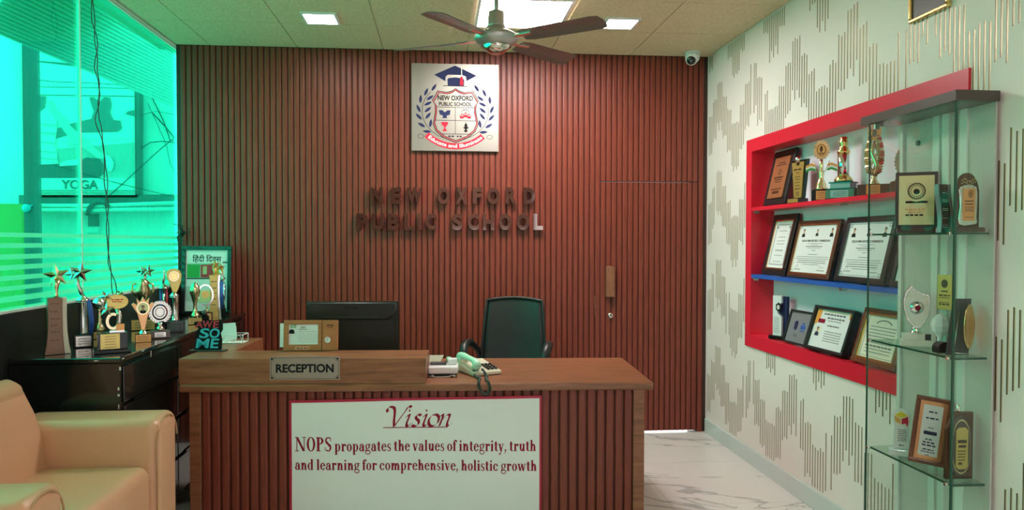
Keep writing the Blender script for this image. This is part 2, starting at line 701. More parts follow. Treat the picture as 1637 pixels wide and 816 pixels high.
    k = w/tot
    for g, px, sc in items:
        for a, b, c in g.v:
            pass
        n = G()
        n.v = [(x+(px+a*sc)*k, b, z+c*sc*h) for a, b, c in g.v]
        n.f, n.sm = g.f, g.sm
        out.join(n)
    return out


def nib(paths, x, z, sc, y0, y1, wn=.085, ang=38):
    """broad-pen script: each path is swept with a slanted nib"""
    dx, dz = wn/2*math.cos(R(ang)), wn/2*math.sin(R(ang))
    g = G()
    for p in paths:
        q = []
        for i in range(len(p)-1):              # Catmull-Rom between the given points
            a, b, c, d = p[max(i-1, 0)], p[i], p[i+1], p[min(i+2, len(p)-1)]
            for k in range(5):
                t = k/5
                q.append(tuple(.5*((2*b[j])+(-a[j]+c[j])*t+(2*a[j]-5*b[j]+4*c[j]-d[j])*t*t+(-a[j]+3*b[j]-3*c[j]+d[j])*t**3) for j in (0, 1)))
        q.append(p[-1])
        m = len(q)
        vs = []
        for y in (y0, y1):
            for u, v in q:
                vs.append((x+(u-dx)*sc, y, z+(v-dz)*sc))
            for u, v in q:
                vs.append((x+(u+dx)*sc, y, z+(v+dz)*sc))
        fs = []
        for i in range(m-1):
            fs += [(i, i+1, m+i+1, m+i), (2*m+i, 3*m+i, 3*m+i+1, 2*m+i+1), (i, 2*m+i, 2*m+i+1, i+1), (m+i, m+i+1, 3*m+i+1, 3*m+i)]
        fs += [(0, m, 3*m, 2*m), (m-1, 3*m-1, 4*m-1, 2*m-1)]
        g.add(vs, fs)
    return g

# ================================================================== THE ROOM
# floor: tiles in a grid
fl = G().box(XL-.2, XR+.25, YF-.2, 6.7, -.1, -.006).build('floor', 'grout')
struct(fl, 'white marble tiled floor with grey veins', 'floor')
tile_me = None
TS = .80
iy = 0
y = 5.705-TS
while y > YF-.8:
    x = XR-.01-TS
    while x > XL-TS:
        x0, y0, x1, y1 = max(x, XL), max(y, YF), x+TS, y+TS
        G().box(x0+.001, x1-.001, y0+.001, y1-.001, -.006, 0).build('tile', 'marble_white', fl)
        x -= TS
    y -= TS
G().box(1.2, 2.17, 5.707, 6.6, -.006, 0).build('tile', 'marble_white', fl)

# ceiling: tiles lying in a grid, LED panels let in
ce = G().box(XL-.2, XR+.25, YF-.2, 5.9, ZC+.012, ZC+.12).build('ceiling', 'grid_metal')
struct(ce, 'suspended ceiling of beige speckled mineral tiles', 'ceiling')
TW = .653
x0c, y0c = .219, 5.07
LEDS = []      # (cx, cy, size)
for ix in range(-4, 4):
    for iy in range(-11, 2):
        xa, xb = x0c+ix*TW, x0c+(ix+1)*TW
        ya, yb = y0c+(iy-1)*TW, y0c+iy*TW
        xa, xb, ya, yb = max(xa, XL), min(xb, XR), max(ya, YF), min(yb, YW-.01)
        if xb-xa < .05 or yb-ya < .05:
            continue
        if ix == 0 and iy in (0, -8):
            LEDS.append(((xa+xb)/2, (ya+yb)/2, .60, False))
            continue
        G().box(xa+.003, xb-.003, ya+.003, yb-.003, ZC, ZC+.012).build('tile', 'tile_ceiling', ce)
for cx_, cy_ in ((-.79, 4.93), (1.233, 4.76+.1), (-.79, -.4), (1.233, -.4)):
    LEDS.append((cx_, cy_, .235, True))
LNAME = {0: 'square white ceiling light panel directly above the fan', 1: 'square ceiling light panel nearest the entrance glass', 
         2: 'small square ceiling light above the left end of the fluted wall', 3: 'small square ceiling light above the fluted door side',
         4: 'small ceiling light by the entrance on the window side', 5: 'small ceiling light by the entrance on the patterned wall side'}
for i, (cx_, cy_, sz, small) in enumerate(LEDS):
    z = ZC-.012 if small else ZC-.004
    t = thing('ceiling_light', LNAME[i], 'ceiling light', (cx_, cy_, z), group='ceiling lights')
    h = sz/2
    b_ = .018
    g = G()
    for a in ((-h, h, -h, -h+b_), (-h, h, h-b_, h), (-h, -h+b_, -h+b_, h-b_), (h-b_, h, -h+b_, h-b_)):
        g.box(a[0], a[1], a[2], a[3], 0, .012)
    g.build('frame', 'white_plastic', t)
    G().box(-h+b_, h-b_, -h+b_, h-b_, .002, .01).build('diffuser', 'led_diffuser', t)

# back wall of fluted wood with a hidden door
DX0, DX1, DZ = 1.292, 2.093, 2.042
wb = G().box(XL-.01, DX0, 5.71, 5.9, 0, ZC+.12).box(DX1, XR+.25, 5.71, 5.9, 0, ZC+.12).box(DX0, DX1, 5.71, 5.9, DZ, ZC+.12).build('wall_back', 'groove_wood')
struct(wb, 'wall clad in vertical reddish brown fluted wooden slats', 'wall')
PT = .0447


def slat_mesh(name, wd, dp, ht, m='slat_wood'):
    pr = [(-wd/2, 0), (-wd/2, dp*.55), (-wd*.42, dp*.90), (-wd*.25, dp), (wd*.25, dp), (wd*.42, dp*.90), (wd/2, dp*.55), (wd/2, 0)]
    g = G()
    n = len(pr)
    vs = [(x, -d, 0) for x, d in pr]+[(x, -d, ht) for x, d in pr]
    g.add(vs, [(i, i+1, n+i+1, n+i) for i in range(n-1)]+[tuple(range(n))[::-1], tuple(range(n, 2*n))])
    me = g.mesh(name, m)
    b = bmesh.new()
    b.from_mesh(me)
    bmesh.ops.recalc_face_normals(b, faces=b.faces)
    b.to_mesh(me)
    b.free()
    return me


def inst(name, me, parent, loc):
    o = bpy.data.objects.new(name, me)
    o.parent = parent
    o.location = loc
    COL.objects.link(o)
    return o


sm_full = slat_mesh('slat', .0395, .014, ZC-.002)
sm_door = slat_mesh('slat', .0395, .014, DZ-.022)
sm_over = slat_mesh('slat', .0395, .014, ZC-DZ-.006)
x = DX0-PT/2
while x > XL+.012:
    inst('slat', sm_full, wb, (x, 5.71, .001))
    x -= PT
for k in range(18):
    inst('slat', sm_over, wb, (DX0+PT*(k+.5), 5.71, DZ+.004))
for k in range(1):
    inst('slat', sm_full, wb, (DX1+.03+PT*k, 5.71, .001))
dr = G().box(DX0+.004, DX1-.004, 5.71, 5.745, .016, DZ-.004).build('door_1', 'groove_wood')
struct(dr, 'hidden door clad in the same fluted reddish wood', 'door')
for k in range(18):
    inst('slat', sm_door, dr, (DX0+PT*(k+.5), 5.71, .018))
G().box(1.333, 1.402, 5.655, 5.70, 1.112, 1.362).build('handle', 'handle_wood', dr, bevel=.004)
lk = G()
lk.lathe([(.0, 0), (.021, 0), (.021, .006), (.017, .010), (.0, .010)]).xf(Matrix.Translation((1.375, 5.69, .962)) @ Matrix.Rotation(R(90), 4, 'X'))
lk.build('lock', 'chrome', dr)
G().box(1.372, 1.378, 5.6785, 5.6805, .954, .970).box(1.366, 1.384, 5.6785, 5.6805, .9605, .9635).build('keyhole', 'print_black', dr)
g = G()
for (a, b_, c_, d_) in ((1.243, 1.02, .007, .10), (1.247, .96, .005, .05), (1.24, 1.10, .004, .03)):
    g.box(a, a+c_, 5.6895, 5.692, b_, b_+d_)
g.build('scuff', 'handle_wood', wb)

# right wall: opening for the niche
NY0, NY1, NZ0, NZ1 = 2.79, 4.93, .822, 2.270         # outer outline of the red frame
FW = .088
wr = G().box(XR, XR+.25, YF-.2, NY0+.02, 0, ZC+.12).box(XR, XR+.25, NY1-.02, 5.9, 0, ZC+.12)
wr.box(XR, XR+.25, NY0+.02, NY1-.02, 0, NZ0+.02).box(XR, XR+.25, NY0+.02, NY1-.02, NZ1-.02, ZC+.12)
wr = wr.build('wall_right', 'white_wall')
struct(wr, 'cream wall with stepped groups of thin vertical gold and brown lines', 'wall')
bb = G().box(XR-.014, XR, YF, 5.69, 0, .113).build('baseboard_right', 'baseboard_marble', bevel=.003)
struct(bb, 'pale green marble skirting along the patterned wall', 'baseboard')

# the line pattern: groups of 4,3,3,5,3,3 lines stepping up and down
SP, VP_ = .0286, .69
OFF = [0]*4+[1]*3+[2]*3+[3]*5+[2]*3+[1]*3
yk = at(1150, 274, X=XR).y+.045
zk = at(1150, 274, X=XR).z
rnd = random.Random(3)
dk, gd = G(), G()
for i in range(-12, 230):
    yy = yk-i*SP
    if yy > 5.68 or yy < YF+.1:
        continue
    o_ = OFF[i % 21]
    for k in range(-3, 4):
        zt = zk-.122*o_+VP_*k+rnd.uniform(-.012, .012)
        ln = .31+rnd.uniform(-.02, .02)+(.05 if o_ in (0, 3) and i % 2 else 0)
        if rnd.random() < .03:
            continue
        z1, z0 = min(zt, ZC-.01), max(zt-ln, .125)
        if z1-z0 < .02:
            continue
        segs = [(z0, z1)]
        if NY0 < yy < NY1:                        # not across the red frame
            segs = [(a, b) for a, b in ((z0, min(z1, NZ0)), (max(z0, NZ1), z1)) if b-a > .01]
        for a, b in segs:
            dk.box(XR-.0012, XR+.001, yy-.0026, yy+.0026, a, b)
            gd.box(XR-.0009, XR+.001, yy-.0066, yy-.0026, a+.004, b-.002)
o = dk.build('wall_stripe', 'stripe_brown', wr)
o['kind'] = 'stuff'
o = gd.build('wall_stripe', 'stripe_gold', wr)
o['kind'] = 'stuff'

# wall behind the camera with the glazed entrance
mat('front_panelling', (.26, .15, .12), .5, var=.2, vscale=3)
wf = G().box(XL-.2, .15, YF-.12, YF, 0, ZC+.12).box(2.10, XR+.25, YF-.12, YF, 0, ZC+.12).box(.15, 1.72, YF-.12, YF, 1.78, ZC+.12).box(1.72, 2.10, YF-.12, YF, 2.45, ZC+.12).build('wall_front', 'front_panelling')
struct(wf, 'brown panelled wall around the glazed entrance', 'wall')
w2 = G().box(.15, 1.69, YF-.07, YF-.06, .02, 1.78).box(1.75, 2.10, YF-.07, YF-.06, .02, 2.45).build('window_2', 'door_glass')  # unseen; tall side strip added so the last wall letter reflects daylight
struct(w2, 'grey tinted entrance glazing opposite the reception desk, with an added tall strip', 'window')
G().box(.15, .19, YF-.1, YF-.03, 0, 1.78).box(.90, .94, YF-.1, YF-.03, 0, 1.78).box(1.69, 1.75, YF-.1, YF-.03, 0, 2.45).build('window_frame', 'dark_grey', w2)

# left wall: black below the sill, tinted glass above
WZ, WY0 = 1.217, 2.05
wl = G().box(XL-.12, XL, YF-.2, WY0, 0, ZC+.12).box(XL-.12, XL, WY0, 5.71, WZ+.0, WZ-.03)
wl = G().box(XL-.12, XL, YF-.2, WY0, 0, ZC+.12).box(XL-.12, XL-.012, WY0, 6.0, ZC-.006, ZC+.12).build('wall_left', 'plain_wall')
struct(wl, 'wall carrying the green tinted window', 'wall')
G().box(XL-.12, XL, WY0, 5.705, 0, WZ).box(XL-.12, XL-.012, 5.705, 6.0, 0, WZ).build('wall_panel', 'black_wall', wl, 'black panel under the window')
w1 = G().box(XL-.10, XL-.012, WY0, 6.0, WZ, WZ+.012).box(XL-.07, XL-.03, WY0, 6.0, ZC-.016, ZC-.006).build('window_1', 'window_film')
w1.data.materials.clear()
w1.data.materials.append(MATS['cabinet_stile'])
struct(w1, 'full height window glazed with bright green tinted film', 'window')
MY = 4.295
for a, b in ((WY0, MY-.003), (MY+.003, 6.0)):
    G().box(XL-.055, XL-.045, a, b, WZ+.012, ZC-.016).build('pane', 'window_film', w1, 'green tinted glass pane')
G().box(XL-.058, XL-.040, MY-.004, MY+.004, WZ+.012, ZC-.016).build('joint', 'cabinet_stile', w1, 'pale vertical glass joint')
BZ = [1.595, 1.573, 1.544, 1.521, 1.491, 1.467, 1.44, 1.416, 1.389, 1.366, 1.339, 1.318, 1.291, 1.264, 1.238, 1.229]
for k in range(0, 16, 2):
    G().box(XL-.0445, XL-.0435, WY0, 6.0, BZ[k+1], BZ[k]).build('frosted_band', 'frosted_film', w1)

# ================================================================== OUTSIDE THE WINDOW
gr = G().box(-13, XL-.13, -6, 14, -.3, -.1).build('ground', 'concrete')
struct(gr, 'concrete ground of the alley outside the window', 'ground')
YO = 8.4


def OP(pts, Y, m, parent, name, th=.02, label=None):
    P = [at(x, y, Y=Y) for x, y in pts]
    return G().prism([(p.x, p.z) for p in P], Y, Y+th).build(name, m, parent, label)


ow = G().box(-16, -2.2, YO, YO+.2, -.1, 2.0).box(-16, -2.2, YO, YO+.2, 2.0, 4.6).build('alley_wall', 'render_wall')
struct(ow, 'bright plastered wall across the alley behind the yoga poster', 'wall')
# ledge and pipes
led = OP([(30, 312), (290, 311), (290, 327), (30, 327)], YO-.14, 'outdoor_dark', None, 'wall_ledge', .15)
tag(led, 'dark stained ledge on the alley wall under the yoga poster', 'ledge')
led.location.z = 0
p = [at(x, y, Y=YO-.2) for x, y in ((40, 329), (160, 329), (300, 324))]
tag(G().tube(p, .022).build('wall_pipe', 'pipe_pale'), 'pale pipe running along the alley wall, upper of two', 'pipe', 'alley pipes')
p = [at(x, y, Y=YO-.2) for x, y in ((40, 336), (160, 336), (300, 334))]
tag(G().tube(p, .022).build('wall_pipe', 'pipe_pale'), 'pale pipe running along the alley wall, lower of two', 'pipe', 'alley pipes')
# pole
pa, pb = at(35, 90, Y=6.4), at(51, 90, Y=6.4)
tag(G().box(pa.x, pb.x, 6.4, 6.52, -.1, 3.6).build('steel_post', 'pole_grey'), 'dark grey square post outside the tinted window', 'post')
pc = at(42, 333, Y=6.385)
tag(G().ball(pc.x, 6.385, pc.z, .035, .03, .035).tube([(pc.x, 6.385, pc.z), (pc.x+.05, 6.39, pc.z+.03)], [.02, .002]).build('plastic_tie', 'sign_cyan'), 'small bright blue knot tied round the grey post', 'tie')
ya, yb = at(8, 326, Y=7.6), at(37, 500, Y=7.6)
tag(G().box(ya.x-1.2, yb.x, 7.6, 7.64, -.1, ya.z).build('hoarding', 'yellow_board'), 'yellow green board beside the grey post outside', 'board')
# awning
A, B, C_, D_ = at(-40, 30, Y=5.0), at(305, 178, Y=8.3), at(60, -60, Y=4.2), at(305, 96, Y=8.3)
aw = thing('awning', 'corrugated sheet awning sloping over the alley', 'awning', (0, 0, 0))
NR = 17


def bil(u, v, dz=0):
    p = (A*(1-u)+B*u)*(1-v)+(C_*(1-u)+D_*u)*v
    return Vector((p.x, p.y, p.z+dz))


g = G()
for k in range(NR):
    v0, v1, v2 = k/NR, (k+.5)/NR, (k+1)/NR
    vs = []
    for u in (0, .25, .5, .75, 1):
        vs += [bil(u, v0, 0), bil(u, v1, .05), bil(u, v2, 0), bil(u, v2, .012), bil(u, v1, .062), bil(u, v0, .012)]
    fs = []
    for i in range(4):
        for j in range(6):
            q = (j+1) % 6
            fs.append((i*6+j, i*6+q, i*6+6+q, i*6+6+j))
    fs += [(0, 1, 2, 3, 4, 5), (29, 28, 27, 26, 25, 24)]
    g.add(vs, fs)
g.build('sheet', 'awning_sheet', aw)
for k in range(0, NR+1):
    v = k/NR
    G().tube([bil(0, v, -.02), bil(.5, v, -.02), bil(1, v, -.02)], .016, n=6).build('rib', 'awning_rib', aw)
# poster
po = thing('yoga_poster', 'framed yoga poster board showing a seated person', 'poster', (0, 0, 0))
L = YO-.16
OP([(47, 96), (222, 110), (221, 316), (47, 316)], L+.02, 'outdoor_dark', po, 'backing', .12)  # dark right margin paints the shadow beside the poster
OP([(50, 98), (214, 118), (215, 312), (50, 312)], L, 'poster_light', po, 'sheet', .02, 'pale poster sheet')
OP([(50, 152.5), (215, 155), (215, 285), (50, 285)], L-.004, 'poster_light', po, 'picture', .004)
OP([(50, 138), (215, 141), (215, 142), (50, 139)], L-.003, 'outdoor_dark', po, 'picture_line', .003)
OP([(50, 151), (215, 153.5), (215, 155), (50, 152.5)], L-.006, 'outdoor_dark', po, 'picture_line', .006)
for i, (pts, m) in enumerate((
    ([(92, 238), (215, 228), (215, 285), (92, 285)], 'poster_mid'),
    ([(92, 214), (215, 212), (215, 222), (92, 226)], 'poster_light'),
    ([(143, 156), (150, 155), (160, 163), (166, 155), (176, 156), (179, 168), (176, 180), (182, 192), (193, 193), (195, 206), (188, 211), (124, 212), (90, 222), (92, 205), (120, 196), (146, 190), (150, 178), (146, 168)], 'poster_deep'),
    ([(205, 178), (215, 176), (215, 186), (200, 182)], 'poster_deep'),
    ([(50, 153), (74, 154), (72, 170), (66, 180), (60, 196), (50, 200)], 'poster_deep'),
    ([(50, 196), (60, 182), (74, 172), (90, 184), (91, 206), (88, 228), (93, 262), (50, 265)], 'poster_light'),
    ([(50, 264), (93, 262), (128, 257), (138, 252), (158, 254), (167, 264), (165, 277), (156, 285), (50, 285)], 'poster_dark'),
    ([(86, 172), (98, 186), (118, 206), (136, 224), (160, 243), (168, 248), (166, 254), (156, 253), (138, 240), (116, 226), (104, 212), (92, 196), (80, 178), (76, 162), (84, 160)], 'poster_soft'),
    ([(95, 262), (110, 256), (128, 255), (131, 260), (124, 264), (108, 265), (96, 266)], 'poster_light'),
    ([(166, 247), (176, 250), (182, 260), (181, 268), (178, 274), (173, 273), (169, 266), (166, 257)], 'poster_light'),
    ([(106, 224), (118, 224), (124, 230), (116, 232), (108, 229)], 'poster_soft'),
    ([(52, 210), (89, 213), (89, 214.5), (52, 211.5)], 'poster_mid'), ([(52, 225), (88, 228), (88, 229.5), (52, 226.5)], 'poster_mid'),
    ([(52, 240), (89, 243), (89, 244.5), (52, 241.5)], 'poster_mid'), ([(52, 252), (91, 254), (91, 255.5), (52, 253.5)], 'poster_mid'),
    ([(52, 196), (89, 200), (89, 201.5), (52, 197.5)], 'poster_mid'),
)):
    OP(pts, L-.006-.002*i, m, po, 'picture_shape', .002)
OP([(54, 285), (213, 285), (213, 304), (54, 304)], L-.045, 'poster_light', po, 'caption_strip', .045)
pl_, pr_ = at(98, 295, Y=L-.05), at(157, 295, Y=L-.05)
text('YOGA', (pl_.x+pr_.x)/2, pl_.z, w=pr_.x-pl_.x, h=.10, y0=L-.052, y1=L-.044, bold=.025).build('lettering', 'poster_dark', po)
OP([(54, 306), (215, 306), (215, 308), (54, 308)], L-.046, 'poster_mid', po, 'picture_line', .02)
# meter box with hose
a, b = at(139, 342, Y=YO-.12), at(151, 362, Y=YO-.12)
mb = thing('meter_box', 'small grey box with a curved hose on the alley wall', 'box', (0, 0, 0))
G().box(a.x, b.x, YO-.1, YO+.01, b.z, a.z).build('body', 'outdoor_dark', mb)
a2, b2 = at(132, 362, Y=YO-.12), at(152, 372, Y=YO-.12)
G().box(a2.x, b2.x, YO-.08, YO+.01, b2.z, a2.z).build('cover', 'pipe_pale', mb)
G().tube([at(x, y, Y=YO-.24) for x, y in ((173, 331), (168, 324), (158, 322), (149, 326), (143, 333), (140, 345))], .026).build('hose', 'pole_grey', mb)
# wires
WIRES = [([(34, 125), (90, 131), (150, 133), (215, 137)], YO-.205, .004), ([(227, 132), (245, 160), (262, 195), (272, 225), (290, 225)], YO-0.019, .007), ([(236, 165), (250, 195), (266, 232), (272, 262), (283, 280)], YO-0.032, .004),
         ([(285, 215), (255, 240), (220, 272), (176, 312)], YO-.222, .006), ([(222, 240), (240, 228), (260, 226), (283, 229)], YO-0.058, .006), ([(88, 264), (140, 280), (200, 296), (283, 316)], YO-.212, .004), ([(218, 186), (250, 178), (283, 184)], YO-0.071, .003),
         ([(243, 180), (262, 200), (280, 222)], YO-0.084, .009)]
WL = ['thin wire sagging across the blank top of the yoga poster', 'cable hanging from the awning corner right of the poster', 'thin cable hanging down the plaster right of the poster', 'cable slanting down behind the poster edge', 'wire looping level right of the poster middle',
      'thin wire crossing the yoga poster caption', 'thin wire high on the plaster right of the poster', 'thick cable slanting to the window corner']
for (pts, Y, r), lb in zip(WIRES, WL):
    tag(G().tube([at(x, y, Y=Y) for x, y in pts], r*.8, n=6).build('outdoor_wire', 'wire_dark'), lb, 'wire', 'outdoor wires')
# twisted cable hanging inside the glass
g = G()
cp = [(147, -5), (149, 32), (153, 60), (155, 80), (153, 110), (158, 130), (159, 150), (155, 190), (163, 220), (167, 250), (169, 285), (171, 325), (172, 370), (174, 420), (181, 450), (184, 474)]
X_ = XL+.05
for ph in (0, PI):
    pts = []
    for i in range(len(cp)-1):
        for k in range(6):
            t = k/6
            xx = cp[i][0]*(1-t)+cp[i+1][0]*t
            yy = cp[i][1]*(1-t)+cp[i+1][1]*t
            pts.append(at(xx+3.0*math.sin(yy/14+ph)*abs(math.sin(yy/41))+.8*math.sin(ph+1.5), yy, X=X_+.004*math.cos(yy/14+ph)))
    g.tube(pts, .0028, n=6)
tag(g.build('hanging_cable', 'wire_dark'), 'dark twisted pair of cables hanging down inside the tinted window', 'cable')
# tangle of dark cord in the corner
g = G()
rr = random.Random(5)
c0 = at(290, 372, Y=5.62)
for k in range(16):
    a = rr.uniform(0, 2*PI)
    ln = rr.uniform(.03, .09)
    g.tube([c0+Vector((0, 0, 0)), c0+Vector((math.cos(a)*ln*.5, -.01*rr.random(), math.sin(a)*ln*.6)), c0+Vector((math.cos(a+.5)*ln, -.02*rr.random(), math.sin(a+.5)*ln))], [.006, .004, .0015], n=5)
g.ball(c0.x, 5.625, c0.z, .022)
tag(g.build('cord_tassel', 'black_plastic'), 'small dark tassel of cords hung in the window corner above the framed poster', 'tassel')

# ================================================================== RED NICHE IN THE RIGHT WALL
ND = .165
ni = thing('display_niche', 'red framed display niche with one red and one blue shelf in the patterned wall', 'niche', (0, 0, 0))
g = G()
for a in ((NY0, NY1, NZ1-FW, NZ1), (NY0, NY1, NZ0, NZ0+FW), (NY0, NY0+FW, NZ0+FW, NZ1-FW), (NY1-FW, NY1, NZ0+FW, NZ1-FW)):
    g.box(XR-.012, XR+ND, a[0]+.0005, a[1]-.0005, a[2]+.0003, a[3]-.0003)
g.build('frame', 'red_paint', ni)
NI0, NI1 = NY0+FW, NY1-FW
G().box(XR+ND-.01, XR+ND+.02, NI0-.02, NI1+.02, NZ0+FW-.02, NZ1-FW+.02).build('back_panel', 'niche_back', ni, 'pale lavender back panel')
SH1, SH2, SH0 = 1.795, 1.330, NZ0+FW
G().box(XR-.008, XR+ND-.01, NI0, NI1, SH1-.024, SH1).build('shelf', 'red_paint', ni, 'red shelf')
G().box(XR-.008, XR+ND-.01, NI0, NI1, SH2-.024, SH2).build('shelf', 'blue_paint', ni, 'blue shelf')
for z in (SH1, SH2):
    for yy in (NI1-.012, NI0+.012, 3.74):
        b_ = G().box(XR+.0, XR+.035, yy-.011, yy+.011, z-.042, z-.024).build('bracket', 'silver', ni)
        G().box(XR-.001, XR+.001, yy-.004, yy+.004, z-.037, z-.029).build('screw', 'print_grey', b_)

RN = -PI/2      # faces the room from the right wall


def doc_lines(g, x0, x1, z0, z1, n, h, y0, y1, seed=0, centre=True):
    rr = random.Random(seed)
    for i in range(n):
        z = z1-(z1-z0)*(i+.5)/n
        f_ = rr.uniform(.55, 1)
        m = (x0+x1)/2
        hw = (x1-x0)/2*f_
        g.rows(m-hw if centre else x0, m+hw if centre else x0+2*hw, z, h, y0, y1, seed=seed*31+i)


def framed(name, label, cat, loc, rot, wd, ht, fw, depth, fmat, smat, group=None, inner=None, easel=False):
    """frame standing on its bottom edge, picture facing local -y"""
    t = thing(name, label, cat, loc, rot, group)
    g = G()
    for a in ((-wd/2, wd/2, 0, fw), (-wd/2, wd/2, ht-fw, ht), (-wd/2, -wd/2+fw, fw, ht-fw), (wd/2-fw, wd/2, fw, ht-fw)):
        g.box(a[0], a[1], -depth, 0, a[2], a[3])
    g.build('frame', fmat, t, bevel=min(.004, fw*.2))
    G().box(-wd/2+fw*.6, wd/2-fw*.6, -.006, -.001, fw*.6, ht-fw*.6).build('backing', 'print_grey', t)
    G().box(-wd/2+fw, wd/2-fw, -depth*.55, -.006, fw, ht-fw).build('sheet', smat, t)
    if inner:
        g = G()
        i0 = fw-.001
        for a in ((-wd/2+i0, wd/2-i0, i0, i0+inner[0]), (-wd/2+i0, wd/2-i0, ht-i0-inner[0], ht-i0), (-wd/2+i0, -wd/2+i0+inner[0], i0, ht-i0), (wd/2-i0-inner[0], wd/2-i0, i0, ht-i0)):
            g.box(a[0], a[1], -depth*.9, -depth*.5, a[2], a[3])
        g.build('fillet', inner[1], t)
    return t, -depth*.55


def ln_frame(g, x0, x1, z0, z1, t, y0, y1):
    g.box(x0, x1, y0, y1, z0, z0+t).box(x0, x1, y0, y1, z1-t, z1).box(x0, x0+t, y0, y1, z0+t, z1-t).box(x1-t, x1, y0, y1, z0+t, z1-t)
    return g


def portrait(parent, x, z, h, y, suit='print_black'):
    """tiny printed head and shoulders on a certificate"""
    o = G().disc(x, z+h*.22, h*.17, h*.24, y-.0006, y, 14).prism([(x-h*.1, z+h*.05), (x+h*.1, z+h*.05), (x+h*.08, z-.1*h), (x-h*.08, z-.1*h)], y-.0005, y)
    o.build('portrait_face', 'skin', parent)
    G().prism([(x-h*.36, z-h*.5), (x+h*.36, z-h*.5), (x+h*.3, z-h*.15), (x+h*.08, z-h*.03), (x, z-h*.2), (x-h*.08, z-h*.03), (x-h*.3, z-h*.15)], y-.0009, y).ring(x, z+h*.25, h*.2, h*.25, h*.1, h*.1, y-.0009, y, 10, 170, 10).build('portrait_suit', suit, parent)


LEAN = R(-13)
# -- top shelf
# copper plaque leaning in the corner
t, y = framed('award_plaque', 'tall copper plaque on a black wooden board, leaning in the niche corner', 'plaque', (XR+.045, 4.60, SH1+.003), (LEAN, 0, RN), .30, .375, .04, .018, 'frame_black', 'frame_black')
G().box(-.105, .105, -.0215, -.012, .045, .325).build('plate', 'copper_plate', t, 'copper plate')
g = G()
for z, wd, h in ((.285, .10, .006), (.27, .13, .006), (.185, .12, .009), (.17, .10, .006), (.155, .09, .005), (.105, .14, .008)):
    g.rows(-wd/2, wd/2, z, h, -.0225, -.0214, seed=int(z*999))
g.box(-.045, .045, -.0225, -.0214, .075, .093)
g.ring(0, .222, .018, .018, .004, .004, -.0225, -.0214)
g.build('engraving', 'plaque_wood', t)
# tapered gold and black award
t = thing('golf_award', 'black tapered award with a golden plate and a small silver ball on top', 'award', (XR+.055, 4.315, SH1), (0, 0, RN+R(8)))
G().prism([(-.045, .03), (.045, .03), (.085, .27), (-.07, .27)], .0, .02).build('back_board', 'black_gloss', t, bevel=.003)
G().prism([(-.036, .035), (.036, .035), (.062, .255), (.02, .255), (.012, .235), (-.012, .235), (-.02, .255), (-.058, .255)], -.006, .0).build('plate', 'gold_plate', t, 'golden plate')
G().box(-.06, .05, -.035, .035, 0, .03).build('base', 'black_gloss', t, bevel=.002)
G().box(-.055, .045, -.0365, -.034, .004, .027).build('name_plate', 'gold_plate', t)
G().ball(-.0, -.002, .272, .022).build('ball', 'silver', t)
g = G()
for z, wd, h in ((.21, .075, .010), (.19, .03, .005), (.165, .05, .004), (.15, .045, .004), (.13, .05, .004), (.11, .045, .004), (.09, .05, .006)):
    g.rows(-wd/2, wd/2, z, h, -.0068, -.0058, seed=int(z*777))
g.ring(0, .06, .012, .012, .004, .004, -.0068, -.0058)
g.build('lettering', 'plaque_wood', t)


def plinth(t, w_, d_, h, m='black_gloss', plate=None, pw=.6, ph=.7, name='base', z=0, cx=0):
    G().box(cx-w_/2, cx+w_/2, -d_/2, d_/2, z, z+h).build(name, m, t, bevel=.002)
    if plate:
        G().box(cx-w_*pw/2, cx+w_*pw/2, -d_/2-.0015, -d_/2+.001, z+h*(1-ph)/2, z+h*(1+ph)/2).build('name_plate', plate, t)
        g = G()
        for k in range(3):
            g.rows(cx-w_*pw*.35, cx+w_*pw*.35, z+h*(.5+ph*(.25-.25*k)), h*.06, -d_/2-.0022, -d_/2-.0014, seed=k+int(w_*1000))
        g.build('engraving', 'print_grey', t)


# medallion trophy with two small flags
t = thing('medallion_trophy', 'gold sunburst medallion trophy with two small tricolour flags', 'trophy', (XR+.065, 4.065, SH1), (0, 0, R(-33)), 'trophies on the red shelf')
plinth(t, .10, .07, .065, 'black_gloss', 'orange_plate', .5, .8)
G().lathe([(.034, 0), (.036, .01), (.028, .02), (.03, .03), (.018, .055), (.013, .075), (.017, .10), (.010, .12), (.012, .15), (.009, .18)], cz=.065).build('stem', 'pale_gold', t)
g = G()
n = 18
g.prism([((.040 if i % 2 else .048)*math.cos(PI*i/n), .30+(.052 if i % 2 else .062)*math.sin(PI*i/n)) for i in range(2*n)], -.006, .006)
g.build('sunburst', 'pale_gold', t)
G().disc(0, .30, .030, .040, -.009, -.005).build('medallion', 'gold', t)
g = G().ring(0, .30, .024, .033, .003, .003, -.0105, -.0085)
g.disc(0, .305, .008, .018, -.0105, -.0085).box(-.012, .012, -.0105, -.0085, .278, .283)
g.build('relief', 'plaque_wood', t)
for sx in (-1, 1):
    f = G().tube([(0, 0, .15), (sx*.025, 0, .185), (sx*.045, 0, .235)], .0025, n=6).build('flag_pole', 'pale_gold', t)
    for k, m in enumerate(('saffron', 'print_white', 'flag_green')):
        z0 = .212-.013*k
        G().prism([(sx*.032, z0+.004), (sx*.055, z0+.012), (sx*.085, z0-.002), (sx*.085, z0-.015), (sx*.055, z0-.001), (sx*.032, z0-.009)], -.002, .002).build('flag', m, f)
